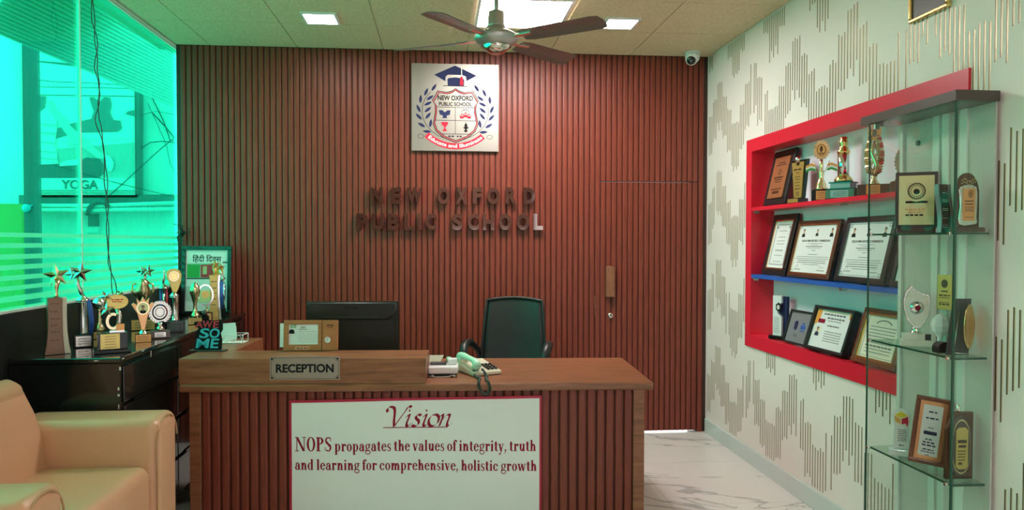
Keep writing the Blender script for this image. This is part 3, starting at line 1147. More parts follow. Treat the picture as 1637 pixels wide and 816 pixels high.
# tower trophy
t = thing('tower_trophy', 'silver cylinder trophy with a gold crown on stepped black bases', 'trophy', (XR+.064, 3.83, SH1), (0, 0, R(-52)), 'trophies on the red shelf')
t.scale = (.92, .92, 1)
plinth(t, .17, .11, .05, 'plaque_wood', 'silver_print', .62, .8)
G().box(-.058, .058, -.05, .05, .05, .085).build('upper_base', 'silver_print', t)
G().box(-.066, .066, -.055, .055, .085, .092).build('ledge', 'black_gloss', t)
G().box(-.075, .075, -.056, .056, .050, .056).build('ledge', 'black_gloss', t)
G().lathe([(.050, 0), (.052, .012), (.040, .028), (.034, .036)], cz=.092).build('gold_foot', 'gold', t, 'gold foot')
G().lathe([(.033, 0), (.033, .125)], cz=.128, n=28).build('cylinder', 'chrome', t)
G().lathe([(.036, 0), (.036, .010), (.026, .018), (.028, .028), (.018, .034), (.024, .046), (.025, .066), (.020, .072), (.023, .085), (.015, .09)], cz=.253).build('crown', 'gold', t, 'gold crown')
# figure trophy with orange disc
t = thing('wreath_trophy', 'ornate gold and silver leaf trophy crowned by an orange disc', 'trophy', (XR+.064, 3.545, SH1), (0, 0, R(-38)), 'trophies on the red shelf')
plinth(t, .15, .08, .055, 'plaque_wood', 'orange_plate', .42, .85)
G().lathe([(.03, 0), (.022, .012), (.012, .03), (.014, .04), (.009, .05)], cz=.055).build('stem', 'pale_gold', t)
g = G()
for k in range(14):
    z = .105+.014*k
    wv = .030+.012*math.sin(k*.28)
    for sx in (-1, 1):
        g.add([(sx*wv*.55, -.004, z), (sx*(wv+.008), -.010+.004*(k % 3), z+.014), (sx*wv*.9, -.002, z+.032), (sx*wv*.3, -.008, z+.018), (sx*wv*.6, -.016, z+.016)],
              [(0, 1, 4), (1, 2, 4), (2, 3, 4), (3, 0, 4), (0, 3, 2, 1)])
g.tube([(0, 0, .1), (.012, 0, .16), (-.012, -.006, .22), (.004, 0, .29)], [.016, .012, .012, .007])
g.tube([(0, 0, .1), (-.022, 0, .15), (.016, .006, .22), (0, 0, .28)], [.010, .008, .008, .005])
g.build('leaves', 'pale_gold', t)
G().disc(0, .325, .030, .042, -.006, .006).build('disc', 'orange_plate', t, 'orange disc')
g = G().ring(0, .325, .031, .043, .004, .004, -.0085, .006)
g.build('disc_rim', 'gold', t)
G().disc(0, .318, .010, .018, -.0075, -.0055).box(-.003, .003, -.0075, -.0055, .33, .35).build('relief', 'plaque_wood', t)
# silver plate on stand
t = thing('silver_salver', 'oval silver salver propped on a dark wooden stand, last on the red shelf', 'award', (XR+.075, 3.29, SH1), (0, 0, R(-42)))
G().prism([(-.075, 0), (.075, 0), (.075, .05), (.055, .055), (.045, .095), (-.045, .095), (-.055, .055), (-.075, .05)], -.02, .02).build('stand', 'plaque_wood', t, bevel=.002)
G().rows(-.04, .04, .03, .006, -.0208, -.0198, seed=3).rows(-.05, .05, .018, .005, -.0208, -.0198, seed=5).build('engraving', 'copper_plate', t)
g = G().ring(0, .15, .058, .080, .020, .022, -.012, 0, n=36)
g.disc(0, .15, .042, .062, -.006, 0)
g.build('plate', 'nickel', t, rot=(R(-6), 0, 0))
g = G()
for k in range(28):
    a = 2*PI*k/28
    g.ball(.057*math.cos(a), -.010, .15+.079*math.sin(a), .006, n=8, m=5)
g.build('beading', 'nickel', t, rot=(R(-6), 0, 0))


# -- middle shelf: certificates
def certificate(y0_, w_, ht, fmat, inner, label, mode, fw=.024, lean=LEAN, xoff=.045, z=SH2, rotz=RN):
    t, y = framed('framed_certificate', label, 'certificate', (XR+xoff, y0_, z+.003), (lean, 0, rotz), w_, ht, fw, .020, fmat, 'paper', 'certificates in the niche', inner)
    x1 = w_/2-fw-.008
    ya, yb = y-.0008, y+.0005
    zc = ht
    if mode == 'plain':
        ln_frame(G(), -x1*.86, x1*.86, fw+.03, ht-fw-.03, .0025, ya, yb).build('border', 'print_black', t)
        ln_frame(G(), -x1*.78, x1*.78, fw+.037, ht-fw-.037, .0012, ya, yb).build('border', 'print_grey', t)
        g = G()
        for k, z_ in enumerate((.29, .25, .225, .205, .165, .16, .13, .09)):
            g.rows(-x1*.45, x1*.45, z_*ht/.4, .0028, ya, yb, seed=k)
        g.disc(-x1*.7, ht-fw-.05, .007, .009, ya, yb).disc(x1*.7, ht-fw-.05, .007, .009, ya, yb)
        g.build('lettering', 'print_grey', t)
    else:
        ln_frame(G(), -x1, x1, fw+.008, ht-fw-.008, .002, ya, yb).build('border', 'print_grey', t)
        g = G()
        for sx in (-1, 1):
            for zz in (fw+.018, ht-fw-.018):
                g.ring(sx*(x1-.012), zz, .012, .010, .003, .003, ya, yb, n=12)
        g.build('corner_ornament', 'print_grey', t)
        top = ht-fw
        for k, sx in enumerate((-.78, 0, .80)):
            portrait(t, sx*x1*.95, top-.055, .052 if k != 1 else .042, y)
        text('DELHI MINORITIES COMMISSION', 0, top-.105, w=x1*1.5, h=.013, y0=ya, y1=yb, bold=.03).build('heading', 'print_grey', t)
        g = G()
        for k, (dz, ww, h) in enumerate(((.122, .8, .002), (.131, .4, .002), (.141, .9, .0045), (.151, .7, .002), (.165, .2, .003), (.19, .5, .003), (.205, 1.7, .0025), (.217, 1.75, .0025), (.229, 1.5, .0035), (.241, 1.55, .0035), (.253, .9, .0025))):
            g.rows(-x1*ww/2, x1*ww/2, top-dz*ht/.36, h, ya, yb, seed=k)
        g.rows(-x1*.85, -x1*.5, fw+.03, .004, ya, yb, seed=4).rows(x1*.4, x1*.8, fw+.03, .004, ya, yb, seed=9)
        g.tube([(x1*.45, y-.0005, fw+.045), (x1*.55, y-.0005, fw+.058), (x1*.6, y-.0005, fw+.044), (x1*.72, y-.0005, fw+.05)], .0008, n=4)
        g.tube([(-x1*.8, y-.0005, fw+.04), (-x1*.7, y-.0005, fw+.06), (-x1*.66, y-.0005, fw+.042)], .0008, n=4)
        g.build('lettering', 'print_grey', t)
    return t


certificate(4.60, .33, .415, 'frame_black', (.010, 'pale_gold'), 'narrow framed certificate with a ruled border, first on the blue shelf', 'plain', fw=.04)
certificate(4.16, .49, .36, 'plaque_wood', (.012, 'pale_gold'), 'commission certificate in a dark brown and gold frame on the blue shelf', 'com', fw=.022)
certificate(3.635, .45, .365, 'frame_black', (.002, 'print_grey'), 'commission certificate in a plain black frame on the blue shelf', 'com', fw=.032)
t, y = framed('framed_certificate', 'black framed sheet with a red band, half hidden behind the glass showcase', 'certificate', (XR+.045, 3.14, SH2+.003), (LEAN, 0, RN), .44, .38, .03, .02, 'frame_black', 'paper', 'certificates in the niche')
G().box(-.18, .18, y-.001, y, .235, .25).build('red_band', 'print_red', t)
g = G()
doc_lines(g, -.17, .17, .04, .2, 7, .004, y-.001, y, 6)
g.build('lettering', 'print_grey', t)

# -- floor of the niche
t = thing('crystal_award', 'clear and black crystal tower award with a hexagon emblem on a black base', 'award', (XR+.07, 4.56, SH0), (0, 0, R(-62)))
G().box(-.065, .065, -.045, .045, 0, .028).build('base', 'black_gloss', t, bevel=.006)
G().prism([(-.045, .028), (.02, .028), (.02, .15), (-.01, .175), (-.01, .22), (.02, .245), (.02, .29), (-.045, .29)], -.022, -.002).build('clear_block', 'crystal', t)
G().prism([(-.005, .028), (.048, .028), (.048, .285), (.006, .285), (-.02, .25), (-.02, .18), (-.005, .165)], -.002, .022).build('dark_block', 'print_navy', t, 'dark blue block')
g = G().prism([(.022*math.cos(PI/3*k+PI/6)-.0, .215+.03*math.sin(PI/3*k+PI/6)) for k in range(6)], -.028, -.020)
g.build('emblem', 'print_black', t)
G().ring(0, .215, .011, .015, .003, .003, -.0295, -.0275).box(-.004, .004, -.0295, -.0275, .205, .225).build('emblem_line', 'print_white', t)
g = G()
for k in range(9):
    g.rows(-.038, .005, .145-.012*k, .003, -.023, -.0218, seed=k)
g.build('lettering', 'print_grey', t)

t, y = framed('award_plaque', 'small silver grey plaque with a navy crest in the lower row of the niche', 'plaque', (XR+.045, 4.305, SH0+.003), (R(-16), 0, RN+R(3)), .255, .215, .012, .024, 'frame_black', 'silver_print')
g = G().prism([(-.055, .14), (-.035, .15), (-.015, .14), (-.018, .10), (-.035, .085), (-.052, .10)], y-.001, y)
g.rows(-.04, .0, .06, .003, y-.001, y, seed=2).rows(-.04, .0, .05, .003, y-.001, y, seed=3)
g.build('crest', 'print_navy', t)
g = G().box(.02, .07, y-.001, y, .10, .125).prism([(.025, .13), (.045, .145), (.065, .13)], y-.001, y).box(.025, .065, y-.001, y, .085, .093)
g.build('crest', 'blue_paint', t)
G().ring(-.035, .12, .013, .013, .003, .003, y-.002, y-.001).build('crest_line', 'nickel', t)

t, y = framed('framed_certificate', 'portrait certificate with yellow corners in a thick black box frame', 'certificate', (XR+.05, 3.95, SH0+.003), (R(-18), 0, RN+R(3)), .385, .265, .018, .045, 'frame_black', 'paper', 'certificates in the niche')
y0_ = y-.001
G().prism([(-.17, .245), (-.125, .245), (-.13, .20), (-.15, .16), (-.17, .15)], y0_, y).build('corner_print', 'saffron', t)
G().prism([(.17, .245), (.13, .245), (.14, .21), (.17, .20)], y0_, y).build('corner_print', 'saffron', t)
G().prism([(-.13, .235), (.12, .235), (.12, .24), (-.13, .24)], y0_-.0002, y).build('corner_print', 'cream_plate', t)
G().box(-.14, -.075, y0_-.0005, y, .165, .19).build('red_stamp', 'print_maroon', t)
g = G().rows(-.10, .10, .222, .010, y0_, y, seed=1, hi=3).rows(-.06, .10, .20, .009, y0_, y, seed=2, hi=3).rows(-.05, .08, .184, .004, y0_, y, seed=3).rows(-.04, .07, .155, .008, y0_, y, seed=8, hi=3)
for k in range(5):
    g.rows(-.05, .11, .12-.014*k, .004, y0_, y, seed=20+k)
g.build('lettering', 'print_grey', t)
G().box(-.15, -.09, y0_, y, .085, .145).build('photo_ground', 'paper_cream', t)
portrait(t, -.12, .113, .055, y0_-.0002, 'print_navy')

t, y = framed('framed_certificate', 'certificate in a reddish wood frame with gold edges by the showcase end', 'certificate', (XR+.05, 3.50, SH0+.003), (R(-17), 0, RN+R(3)), .35, .30, .026, .024, 'red_plaque_wood', 'paper_cream', 'certificates in the niche', (.012, 'gold'))
g = G()
g.ring(0, .205, .07, .04, .006, .006, y-.001, y, 30, 150, 16)
for k in range(9):
    g.rows(-.10, .10, .205-.017*k, .004 if k != 6 else .008, y-.001, y, seed=40+k, hi=4)
g.build('lettering', 'print_grey', t)
ln_frame(G(), -.125, .125, .045, .26, .002, y-.001, y).build('border', 'print_grey', t)
t, y = framed('framed_certificate', 'black framed white sheet leaning behind the showcase back, lower row', 'certificate', (XR+.05, 3.16, SH0+.003), (R(-17), 0, RN), .30, .27, .02, .02, 'frame_black', 'paper', 'certificates in the niche')
g = G()
doc_lines(g, -.11, .11, .04, .22, 9, .004, y-.001, y, 9)
g.build('lettering', 'print_grey', t)

# small gold framed picture high on the right wall (only its lower corner is in the photograph)
p0 = at(1455, 36, X=XR-.01)
t = thing('picture_frame', 'small gold framed picture hung high on the patterned wall', 'picture', (XR-.002, p0.y-.13, p0.z-.01), (0, 0, RN))
g = G()
for a in ((-.13, .13, 0, .018), (-.13, .13, .16, .178), (-.13, -.112, .018, .16), (.112, .13, .018, .16)):
    g.box(a[0], a[1], -.02, 0, a[2], a[3])
g.build('frame', 'gold', t, bevel=.005)
G().box(-.115, .115, -.01, -.002, .015, .165).build('sheet', 'dark_grey', t)

# ================================================================== GLASS SHOWCASE
XA, CY0, CY1 = 1.992, 2.63, 3.196
ZB, ZT = 2.100, 2.140
XB = XR-.0135
sc = thing('glass_showcase', 'tall glass showcase with dark brown top standing against the patterned wall', 'showcase', (0, 0, 0))
G().box(XA-.012, XB, CY0-.012, CY1+.05, ZB, ZT).build('top_board', 'slab_brown', sc, 'dark brown top board')
G().box(XA-.012, XB, CY0-.012, CY1+.01, 0, .10).build('bottom_board', 'slab_brown', sc)
G().box(XB-.008, XB-.001, CY0, CY1, .12, ZB).build('back_panel', 'cabinet_back', sc, 'grey green back panel')
G().box(XB-.020, XB, CY1-.022, CY1, .114, ZB).build('stile', 'cabinet_stile', sc)
for yy in (2.965, 2.905, 2.80):
    G().box(XB-.016, XB-.008, yy-.028, yy+.012, .12, ZB).build('stile', 'cabinet_stile', sc)
G().box(XA, XA+.006, CY0+.006, CY1, .10, ZB).build('door_pane', 'clear_glass', sc, 'clear glass door')
G().box(XA+.006, XB-.0205, CY1-.006, CY1, .10, ZB).build('side_pane', 'clear_glass', sc)
G().box(XA+.006, XB, CY0, CY0+.006, .10, ZB).build('side_pane', 'clear_glass', sc)
G().box(XA-.001, XA+.007, CY0-.001, CY0+.007, .10, ZB).build('glass_edge', 'glass_edge', sc, 'dark green glass edge')
G().box(XA-.0005, XA+.0065, CY1-.003, CY1+.0005, .10, ZB).build('glass_edge', 'glass_edge', sc, 'dark green glass edge')
SZ = [1.592, 1.100, .600, .25]
for z in SZ:
    s_ = G().box(XA+.012, XB-.0205, CY0+.012, CY1-.012, z-.008, z).build('glass_shelf', 'shelf_glass', sc)
    G().box(XA+.010, XA+.0125, CY0+.012, CY1-.012, z-.008, z).box(XA+.0125, XB-.0205, CY0+.010, CY0+.0125, z-.008, z).build('edge', 'glass_edge', s_)
    for yy in (CY1-.02, CY0+.03):
        G().lathe([(.007, 0), (.007, .02)], n=12).xf(Matrix.Translation((XA+.016, yy, z-.004)) @ Matrix.Rotation(R(-90), 4, 'Y')).build('clip', 'chrome', sc)
hg = G().box(XA-.004, XA+.02, CY1-.05, CY1-.015, ZB-.03, ZB-.002).build('hinge', 'nickel', sc, bevel=.002)
G().lathe([(.012, 0), (.012, .006), (.008, .008)], n=14).xf(Matrix.Translation((XB-.008, 3.08, 2.0)) @ Matrix.Rotation(R(-90), 4, 'Y')).build('cap', 'print_grey', sc)

# upper glass shelf
Z1 = SZ[0]
t = thing('award_plaque', 'gold faced plaque in a dark frame standing on a black slab, top showcase shelf', 'plaque', (2.075, 2.985, Z1), (0, 0, R(2)))
t.location = (2.0715, 2.972, Z1)
t.rotation_euler = (0, 0, R(-29))
t.scale = (.86, .75, 1)
G().box(-.0845, .0845, -.022, .020, 0, .022).build('base', 'slab_brown', t, bevel=.002)
G().box(-.093, .093, -.010, .012, .022, .265).build('frame', 'dark_grey', t, bevel=.003)
G().box(-.078, .078, -.0125, -.009, .036, .250).build('plate', 'cream_plate', t, 'pale gold plate')
G().box(-.050, .042, -.0135, -.012, .06, .235).build('inner_plate', 'cream_plate', t)
g = G().ring(0, .182, .040, .036, .003, .003, -.0145, -.0125, n=36).ring(0, .182, .027, .025, .002, .002, -.0145, -.0125, n=30).disc(0, .180, .014, .012, -.0145, -.0125)
for k in range(24):
    a = 2*PI*k/24
    g.cbox(.034*math.cos(a), -.0135, .182+.031*math.sin(a), .005, .002, .005)
g.prism([(-.048, .130), (.048, .130), (.05, .138), (.03, .140), (0, .136), (-.03, .140), (-.05, .138)], -.0145, -.0125)
g.build('crest', 'print_black', t)
g = G().rows(-.048, .040, .102, .006, -.0145, -.0125, seed=1, hi=3).rows(-.035, .03, .091, .005, -.0145, -.0125, seed=2, hi=3)
g.build('lettering', 'copper_plate', t)
G().rows(-.048, .040, .078, .007, -.0145, -.0125, seed=5, hi=2.5).build('lettering', 'print_black', t)

wx = at(1508, 330, Y=2.83).x
t = thing('wavy_award', 'dark grey wavy plaque with silver edges on the top showcase shelf', 'plaque', (wx, 2.83, Z1), (0, 0, R(14)))


def wav(u, z):
    return u+.010*math.sin(z*22+.5)


zs = [i*.2/14 for i in range(15)]
G().prism([(wav(-.026, z), z) for z in zs]+[(wav(.026, z), z) for z in reversed(zs)], -.008, .008).build('panel', 'dark_grey', t)
g = G()
for u in (-.028, .026, .036):
    g.prism([(wav(u-.0025, z), z) for z in zs]+[(wav(u+.0025, z), z) for z in reversed(zs)], -.010, .010)
g.build('edge_strip', 'silver_print', t)
g = G().ring(.012, .165, .008, .008, .002, .002, -.0092, -.0078).rows(-.016, .0, .165, .004, -.0092, -.0078, seed=1)
for k, z in enumerate((.135, .128, .10, .093, .06, .03, .022)):
    g.rows(-.018+.004*math.sin(z*20), .018, z, .003, -.0092, -.0078, seed=k)
g.build('lettering', 'silver', t)

sx_ = at(1553, 320, Y=2.69).x
t = thing('scroll_award', 'arched wooden award with a silver scroll frame round an orange plate', 'plaque', (2.080, 2.680, Z1), (0, 0, R(0)))
t.scale = (.58, .7, 1)
pts = [(-.082, 0), (.09, 0), (.09, .15)]+[(.004+.086*math.cos(R(a)), .15+.085*math.sin(R(a))) for a in range(10, 180, 12)]+[(-.082, .15)]
G().prism(pts, 0, .02).build('back_board', 'plaque_wood', t, bevel=.003)
G().box(-.09, .095, -.04, .03, 0, .018).build('base', 'plaque_wood', t)
fr = [(-.060, .030), (-.030, .022), (.05, .03), (.066, .036), (.060, .06), (.064, .10), (.066, .15), (.058, .178), (.03, .186), (-.03, .186), (-.058, .178), (-.070, .165), (-.062, .14), (-.058, .10), (-.070, .05), (-.066, .036)]
G().prism(fr, -.012, 0).build('scroll_frame', 'silver', t, 'silver scroll frame', bevel=.003)
G().box(-.040, .045, -.0145, -.0115, .045, .172).build('plate', 'orange_plate', t, 'orange plate')
g = G().ring(.012, .150, .015, .015, .003, .003, -.016, -.0135).box(.008, .016, -.016, -.0135, .143, .157)
for k, z in enumerate((.122, .110, .098, .090, .083, .058)):
    g.rows(-.028, .035, z, .004 if k < 2 else .0025, -.016, -.0135, seed=k)
g.build('lettering', 'plaque_wood', t)
g = G()
for k in range(7):
    g.ring(-.045+.015*k, .198+.006*math.sin(k*1.3), .009, .010, .003, .003, -.008, 0, n=12)
g.build('filigree', 'pale_gold', t)

# middle glass shelf
Z2 = SZ[1]
px = at(1468, 500, Y=2.93).x
t = thing('shield_trophy', 'cream enamel shield trophy with a round silver boss on a white two step base', 'trophy', (2.070, 2.958, Z2), (0, 0, R(-26)), 'trophies in the glass showcase')
G().box(-.062, .062, -.026, .024, 0, .028).build('lower_base', 'white_enamel', t, bevel=.002)
G().box(-.054, .052, -.024, .024, .028, .056).build('upper_base', 'white_enamel', t, bevel=.002)
G().box(.030, .0525, -.0245, .0245, .029, .0555).build('base_panel', 'dark_grey', t)
G().lathe([(.026, 0), (.022, .006), (.014, .014), (.018, .024)], cz=.056).build('stem', 'silver', t)
shp = [(-.010, .078), (.012, .078), (.030, .098), (.046, .13), (.052, .17), (.050, .215), (.046, .226), (.02, .232), (-.005, .246), (-.022, .266), (-.030, .254), (-.046, .235), (-.053, .20), (-.050, .16), (-.038, .118)]
G().prism(shp, -.010, .010).build('shield', 'nickel', t, bevel=.002)
ctr = (0, .165)
G().prism([(ctr[0]+(a-ctr[0])*.88, ctr[1]+(b-ctr[1])*.90) for a, b in shp], -.013, -.0095).build('shield_face', 'white_enamel', t, 'cream enamel face')
G().ring(0, .168, .037, .037, .008, .008, -.017, -.012, n=36).build('boss_ring', 'print_white', t)
G().lathe([(.028, 0), (.026, .005), (.018, .010), (.006, .013)], n=28).xf(Matrix.Translation((0, -.012, .168)) @ Matrix.Rotation(R(90), 4, 'X')).build('boss', 'chrome', t)
G().disc(0, .168, .010, .012, -.0265, -.023).build('boss_centre', 'print_maroon', t)

G_ = at(1507, 467, X=XR-.05)
t = thing('orange_card', 'small orange printed card fixed to the back of the showcase', 'card', (XR-.040, G_.y, G_.z-.075), (0, 0, R(-72)))
G().box(-.032, .032, -.003, .0, 0, .148).build('sheet', 'orange_plate', t)
g = G().disc(0, .11, .014, .018, -.0038, -.0028)
g.box(-.014, .014, -.0038, -.0028, .075, .080)
for k, z in enumerate((.060, .050, .03, .022)):
    g.rows(-.024, .024, z, .006 if k in (0, 3) else .003, -.0038, -.0028, seed=k, hi=3)
g.build('lettering', 'plaque_wood', t)

kx = at(1503, 545, Y=2.86)
t = thing('crystal_trophy', 'clear faceted crystal trophy behind the cream shield trophy', 'trophy', (kx.x, 2.86, Z2), (0, 0, R(20)), 'trophies in the glass showcase')
g = G().lathe([(.03, 0), (.03, .012), (.012, .02), (.010, .05), (.03, .075), (.036, .10), (.028, .13), (.008, .15)], n=8, smooth=False)
g.build('crystal', 'crystal', t)
dx_ = at(1506, 550, Y=2.77)
t = thing('black_box', 'small black rounded casket beside the cream shield trophy', 'box', (dx_.x, 2.77, Z2), (0, 0, 0))
G().prism([(-.03, 0), (.03, 0), (.03, .02)]+[(.03*math.cos(R(a)), .02+.025*math.sin(R(a))) for a in range(15, 180, 15)]+[(-.03, .02)], -.02, .02).build('casket', 'black_plastic', t, bevel=.002)

ox = at(1553, 500, Y=2.69)
t = thing('salver_award', 'round gold salver leaning on a black board with a wire easel, middle shelf', 'award', (2.078, 2.700, Z2), (0, 0, R(0)))
t.scale = (.58, .7, 1)
G().prism([(-.085, .0), (.07, .0), (.085, .225), (-.035, .225)], .012, .03).build('back_board', 'dark_grey', t)
G().lathe([(.002, -.004), (.060, -.002), (.086, .004), (.090, .010), (.084, .012), (.060, .004), (.002, .002)], n=40).xf(Matrix.Translation((.045, -.006, .115)) @ Matrix.Rotation(R(28), 4, 'Z') @ Matrix.Rotation(R(90), 4, 'X')).build('salver', 'gold', t, 'gold salver')
G().tube([(-.06, -.01, .01), (-.012, .004, .17)], .0018, n=6).tube([(-.06, -.01, .01), (.03, -.03, .008)], .0018, n=6).build('easel_wire', 'silver', t)

# lower glass shelf
Z3 = SZ[2]
qx = at(1439, 720, Y=3.02)
t = thing('acrylic_award', 'clear acrylic award with a yellow and red cube symbol on a glass block base', 'award', (2.054, 3.03, Z3), (0, 0, R(-30)))
G().box(-.048, .048, -.026, .026, 0, .028).build('base', 'crystal', t, bevel=.002)
G().box(-.044, .044, -.0268, -.0255, .004, .024).build('base_front', 'print_white', t)
pts = [(-.030, .028), (.036, .028), (.032, .09), (.030, .13)]+[(.038*math.cos(R(a)), .17+.038*math.sin(R(a))) for a in range(-30, 215, 15)]+[(-.026, .13), (-.030, .09)]
G().prism(pts, -.008, .008).build('acrylic_body', 'crystal', t, bevel=.002)
G().prism([(a*.86, .11+(b-.11)*.93) for a, b in pts], -.0092, -.0078).build('printed_face', 'print_white', t)
c0, c1 = (0, .168), .030
G().prism([c0, (-.026, .180), (0, .198), (.026, .180)], -.0102, -.0090).build('symbol', 'sun_yellow' if 'sun_yellow' in M else mat('sun_yellow', (.85, .68, .04), .5).name, t)
G().prism([(-.002, .165), (-.027, .177), (-.024, .152), (-.002, .140)], -.0102, -.0090).build('symbol', mat('sun_orange', (.85, .42, .10), .5).name, t)
G().prism([(.002, .165), (.027, .177), (.028, .150), (.024, .13), (.018, .145), (.002, .140)], -.0102, -.0090).build('symbol', 'print_red', t)
g = G()
for k in range(7):
    g.rows(-.012, .024, .115-.008*k, .0025, -.0102, -.009, seed=k)
g.rows(-.008, .012, .046, .004, -.0102, -.009, seed=17)
g.build('lettering', 'print_navy', t)

cx1 = at(1480, 740, Y=2.87)
t, y = framed('award_plaque', 'tilted wooden plaque with a white printed strip, lower showcase shelf', 'plaque', (2.058, 2.870, Z3+.013), (R(-3), R(6.5), R(-31)), .135, .285, .018, .022, 'red_plaque_wood', 'copper_plate')
G().box(-.036, .036, y-.002, y, .035, .25).build('strip', 'paper', t, 'white printed strip')
g = G()
for k, (z, h, w_) in enumerate(((.222, .006, .03), (.195, .006, .045), (.155, .003, .02), (.105, .005, .03), (.092, .006, .045), (.08, .006, .05), (.062, .005, .04), (.052, .004, .05), (.038, .003, .02))):
    g.rows(-w_/2, w_/2, z, h, y-.003, y-.0015, seed=k, hi=3)
g.box(-.024, .024, y-.003, y-.0015, .125, .140)
g.build('lettering', 'print_navy', t)

cx2 = at(1544, 740, Y=2.70)
t = thing('arched_plaque', 'brown wooden plaque with an oval golden plate, lower showcase shelf', 'plaque', (2.078, 2.690, Z3), (0, 0, R(0)))
t.scale = (.70, .8, 1)
G().prism([(-.075, 0), (.085, 0), (.085, .27), (-.02, .27), (-.075, .2)], .014, .034).build('back_board', 'plaque_wood', t)
pts = [(.0+.062*math.cos(R(a)), .165+.095*math.sin(R(a))) for a in range(0, 181, 12)]+[(.0-.062*math.cos(R(a)), .095-.085*math.sin(R(a))) for a in range(0, 181, 12)]
G().prism(pts, 0, .014).build('board', 'slab_brown', t, bevel=.002)
G().prism([(a*.86, .13+(b-.13)*.88) for a, b in pts], -.004, 0).build('rim', 'pale_gold', t)
G().prism([(a*.80, .13+(b-.13)*.83) for a, b in pts], -.006, -.003).build('inner_board', 'slab_brown', t)
G().prism([(-.036, .055), (-.02, .045), (.02, .045), (.036, .055), (.036, .2), (.02, .212), (-.02, .212), (-.036, .2)], -.0085, -.005).build('plate', 'gold_plate', t, 'golden plate')
g = G().box(-.026, .026, -.010, -.008, .150, .163).box(-.022, .022, -.010, -.008, .132, .142)
for k in range(4):
    g.rows(-.026, .022, .118-.012*k, .004, -.010, -.008, seed=k, hi=3)
g.rows(-.022, .01, .068, .010, -.010, -.008, seed=12, hi=3)
g.build('lettering', 'plaque_wood', t)
G().lathe([(.012, 0), (.014, .012), (.008, .026), (.001, .03)], cz=.27, cy=.024).build('finial', 'silver', t)

# ================================================================== RECEPTION DESK
DR = R(-3.03)
DO = Vector((-1.375, 3.906, 0))
TZ, LZ = .796, .932


def dl(p):
    """world point -> desk coordinates"""
    c, s_ = math.cos(-DR), math.sin(-DR)
    x, y = p.x-DO.x, p.y-DO.y
    return Vector((x*c-y*s_, x*s_+y*c, p.z))


def dw(x, y, z):
    c, s_ = math.cos(DR), math.sin(DR)
    return Vector((DO.x+x*c-y*s_, DO.y+x*s_+y*c, z))


dk_ = thing('reception_desk', 'brown wooden reception desk with fluted front and raised ledge', 'desk', DO, (0, 0, DR))
DL, DD = 2.533, .845
G().box(0, DL, 0, DD, TZ-.042, TZ).build('countertop', 'desk_wood', dk_, bevel=.012, seg=3)
G().box(.045, .105, .035, DD-.03, 0, TZ-.042).build('side_stile', 'desk_wood', dk_, bevel=.002)
G().box(DL-.105, DL-.045, .035, DD-.03, 0, TZ-.042).build('side_stile', 'desk_wood', dk_, bevel=.002)
G().box(.105, DL-.105, .060, .075, 0, TZ-.042).build('front_panel', 'groove_wood', dk_)
sm_desk = slat_mesh('slat', .044, .016, TZ-.046)
n = int((DL-.21)/.05)
for k in range(n):
    inst('slat', sm_desk, dk_, (.105+(k+.5)*(DL-.21)/n, .060, .002))
rl, rr_ = 0.0, dl(at(680, 574, Z=LZ)).x
G().box(0, rr_, .012, .30, TZ, LZ).build('raised_ledge', 'desk_wood', dk_, bevel=.002)
G().box(0.0, .20, .302, DD, TZ, LZ).build('side_return', 'desk_wood', dk_, bevel=.002)

# reception sign
a, b = dl(at(430, 590, Y=3.88)), dl(at(543, 588, Y=3.86))
t = thing('reception_sign', 'brushed metal RECEPTION nameplate on the desk ledge front', 'sign', dw((a.x+b.x)/2, .0115, (at(430, 590, Y=3.88).z)), (0, 0, DR))
SW_, SH_ = .368, .124
G().box(-SW_/2, SW_/2, -.003, 0, -SH_/2, SH_/2).build('plate', 'steel_brushed', t)
text('RECEPTION', 0, .0, w=.305, h=.046, y0=-.0042, y1=-.0028, bold=.035).build('lettering', 'print_black', t)
g = G()
ln_frame(g, -SW_/2+.006, SW_/2-.006, -SH_/2+.006, SH_/2-.006, .0016, -.0038, -.0028)
g.build('border', 'print_black', t)
for sx in (-1, 1):
    for sz in (-1, 1):
        G().disc(sx*(SW_/2-.012), sz*(SH_/2-.012), .005, .005, -.0045, -.0028, 14).build('screw', 'print_black', t)
        G().ring(sx*(SW_/2-.008), sz*(SH_/2-.008), .017, .017, .0014, .0014, -.0036, -.0028, {(-1, -1): 0, (1, -1): 90, (1, 1): 180, (-1, 1): 270}[(sx, sz)], {(-1, -1): 90, (1, -1): 180, (1, 1): 270, (-1, 1): 360}[(sx, sz)], 8).build('corner_line', 'print_black', t)

# vision banner
BY = .034
bt = thing('vision_banner', 'white vinyl banner with dark red border and the word Vision', 'banner', dw(0, BY, 0), (0, 0, DR))
bx0, bx1 = dl(at(462, 640, Y=3.90)).x, dl(at(865, 631, Y=3.87)).x
zt0, zt1 = at(462, 640, Y=3.92).z, at(865, 631, Y=3.86).z
zb = .03
BW = bx1-bx0


def bpt(u, z):            # slightly uneven sheet
    return (bx0+BW*u, -.003-.0035*math.sin(u*9)-.002*math.sin(z*14+u*4), z)


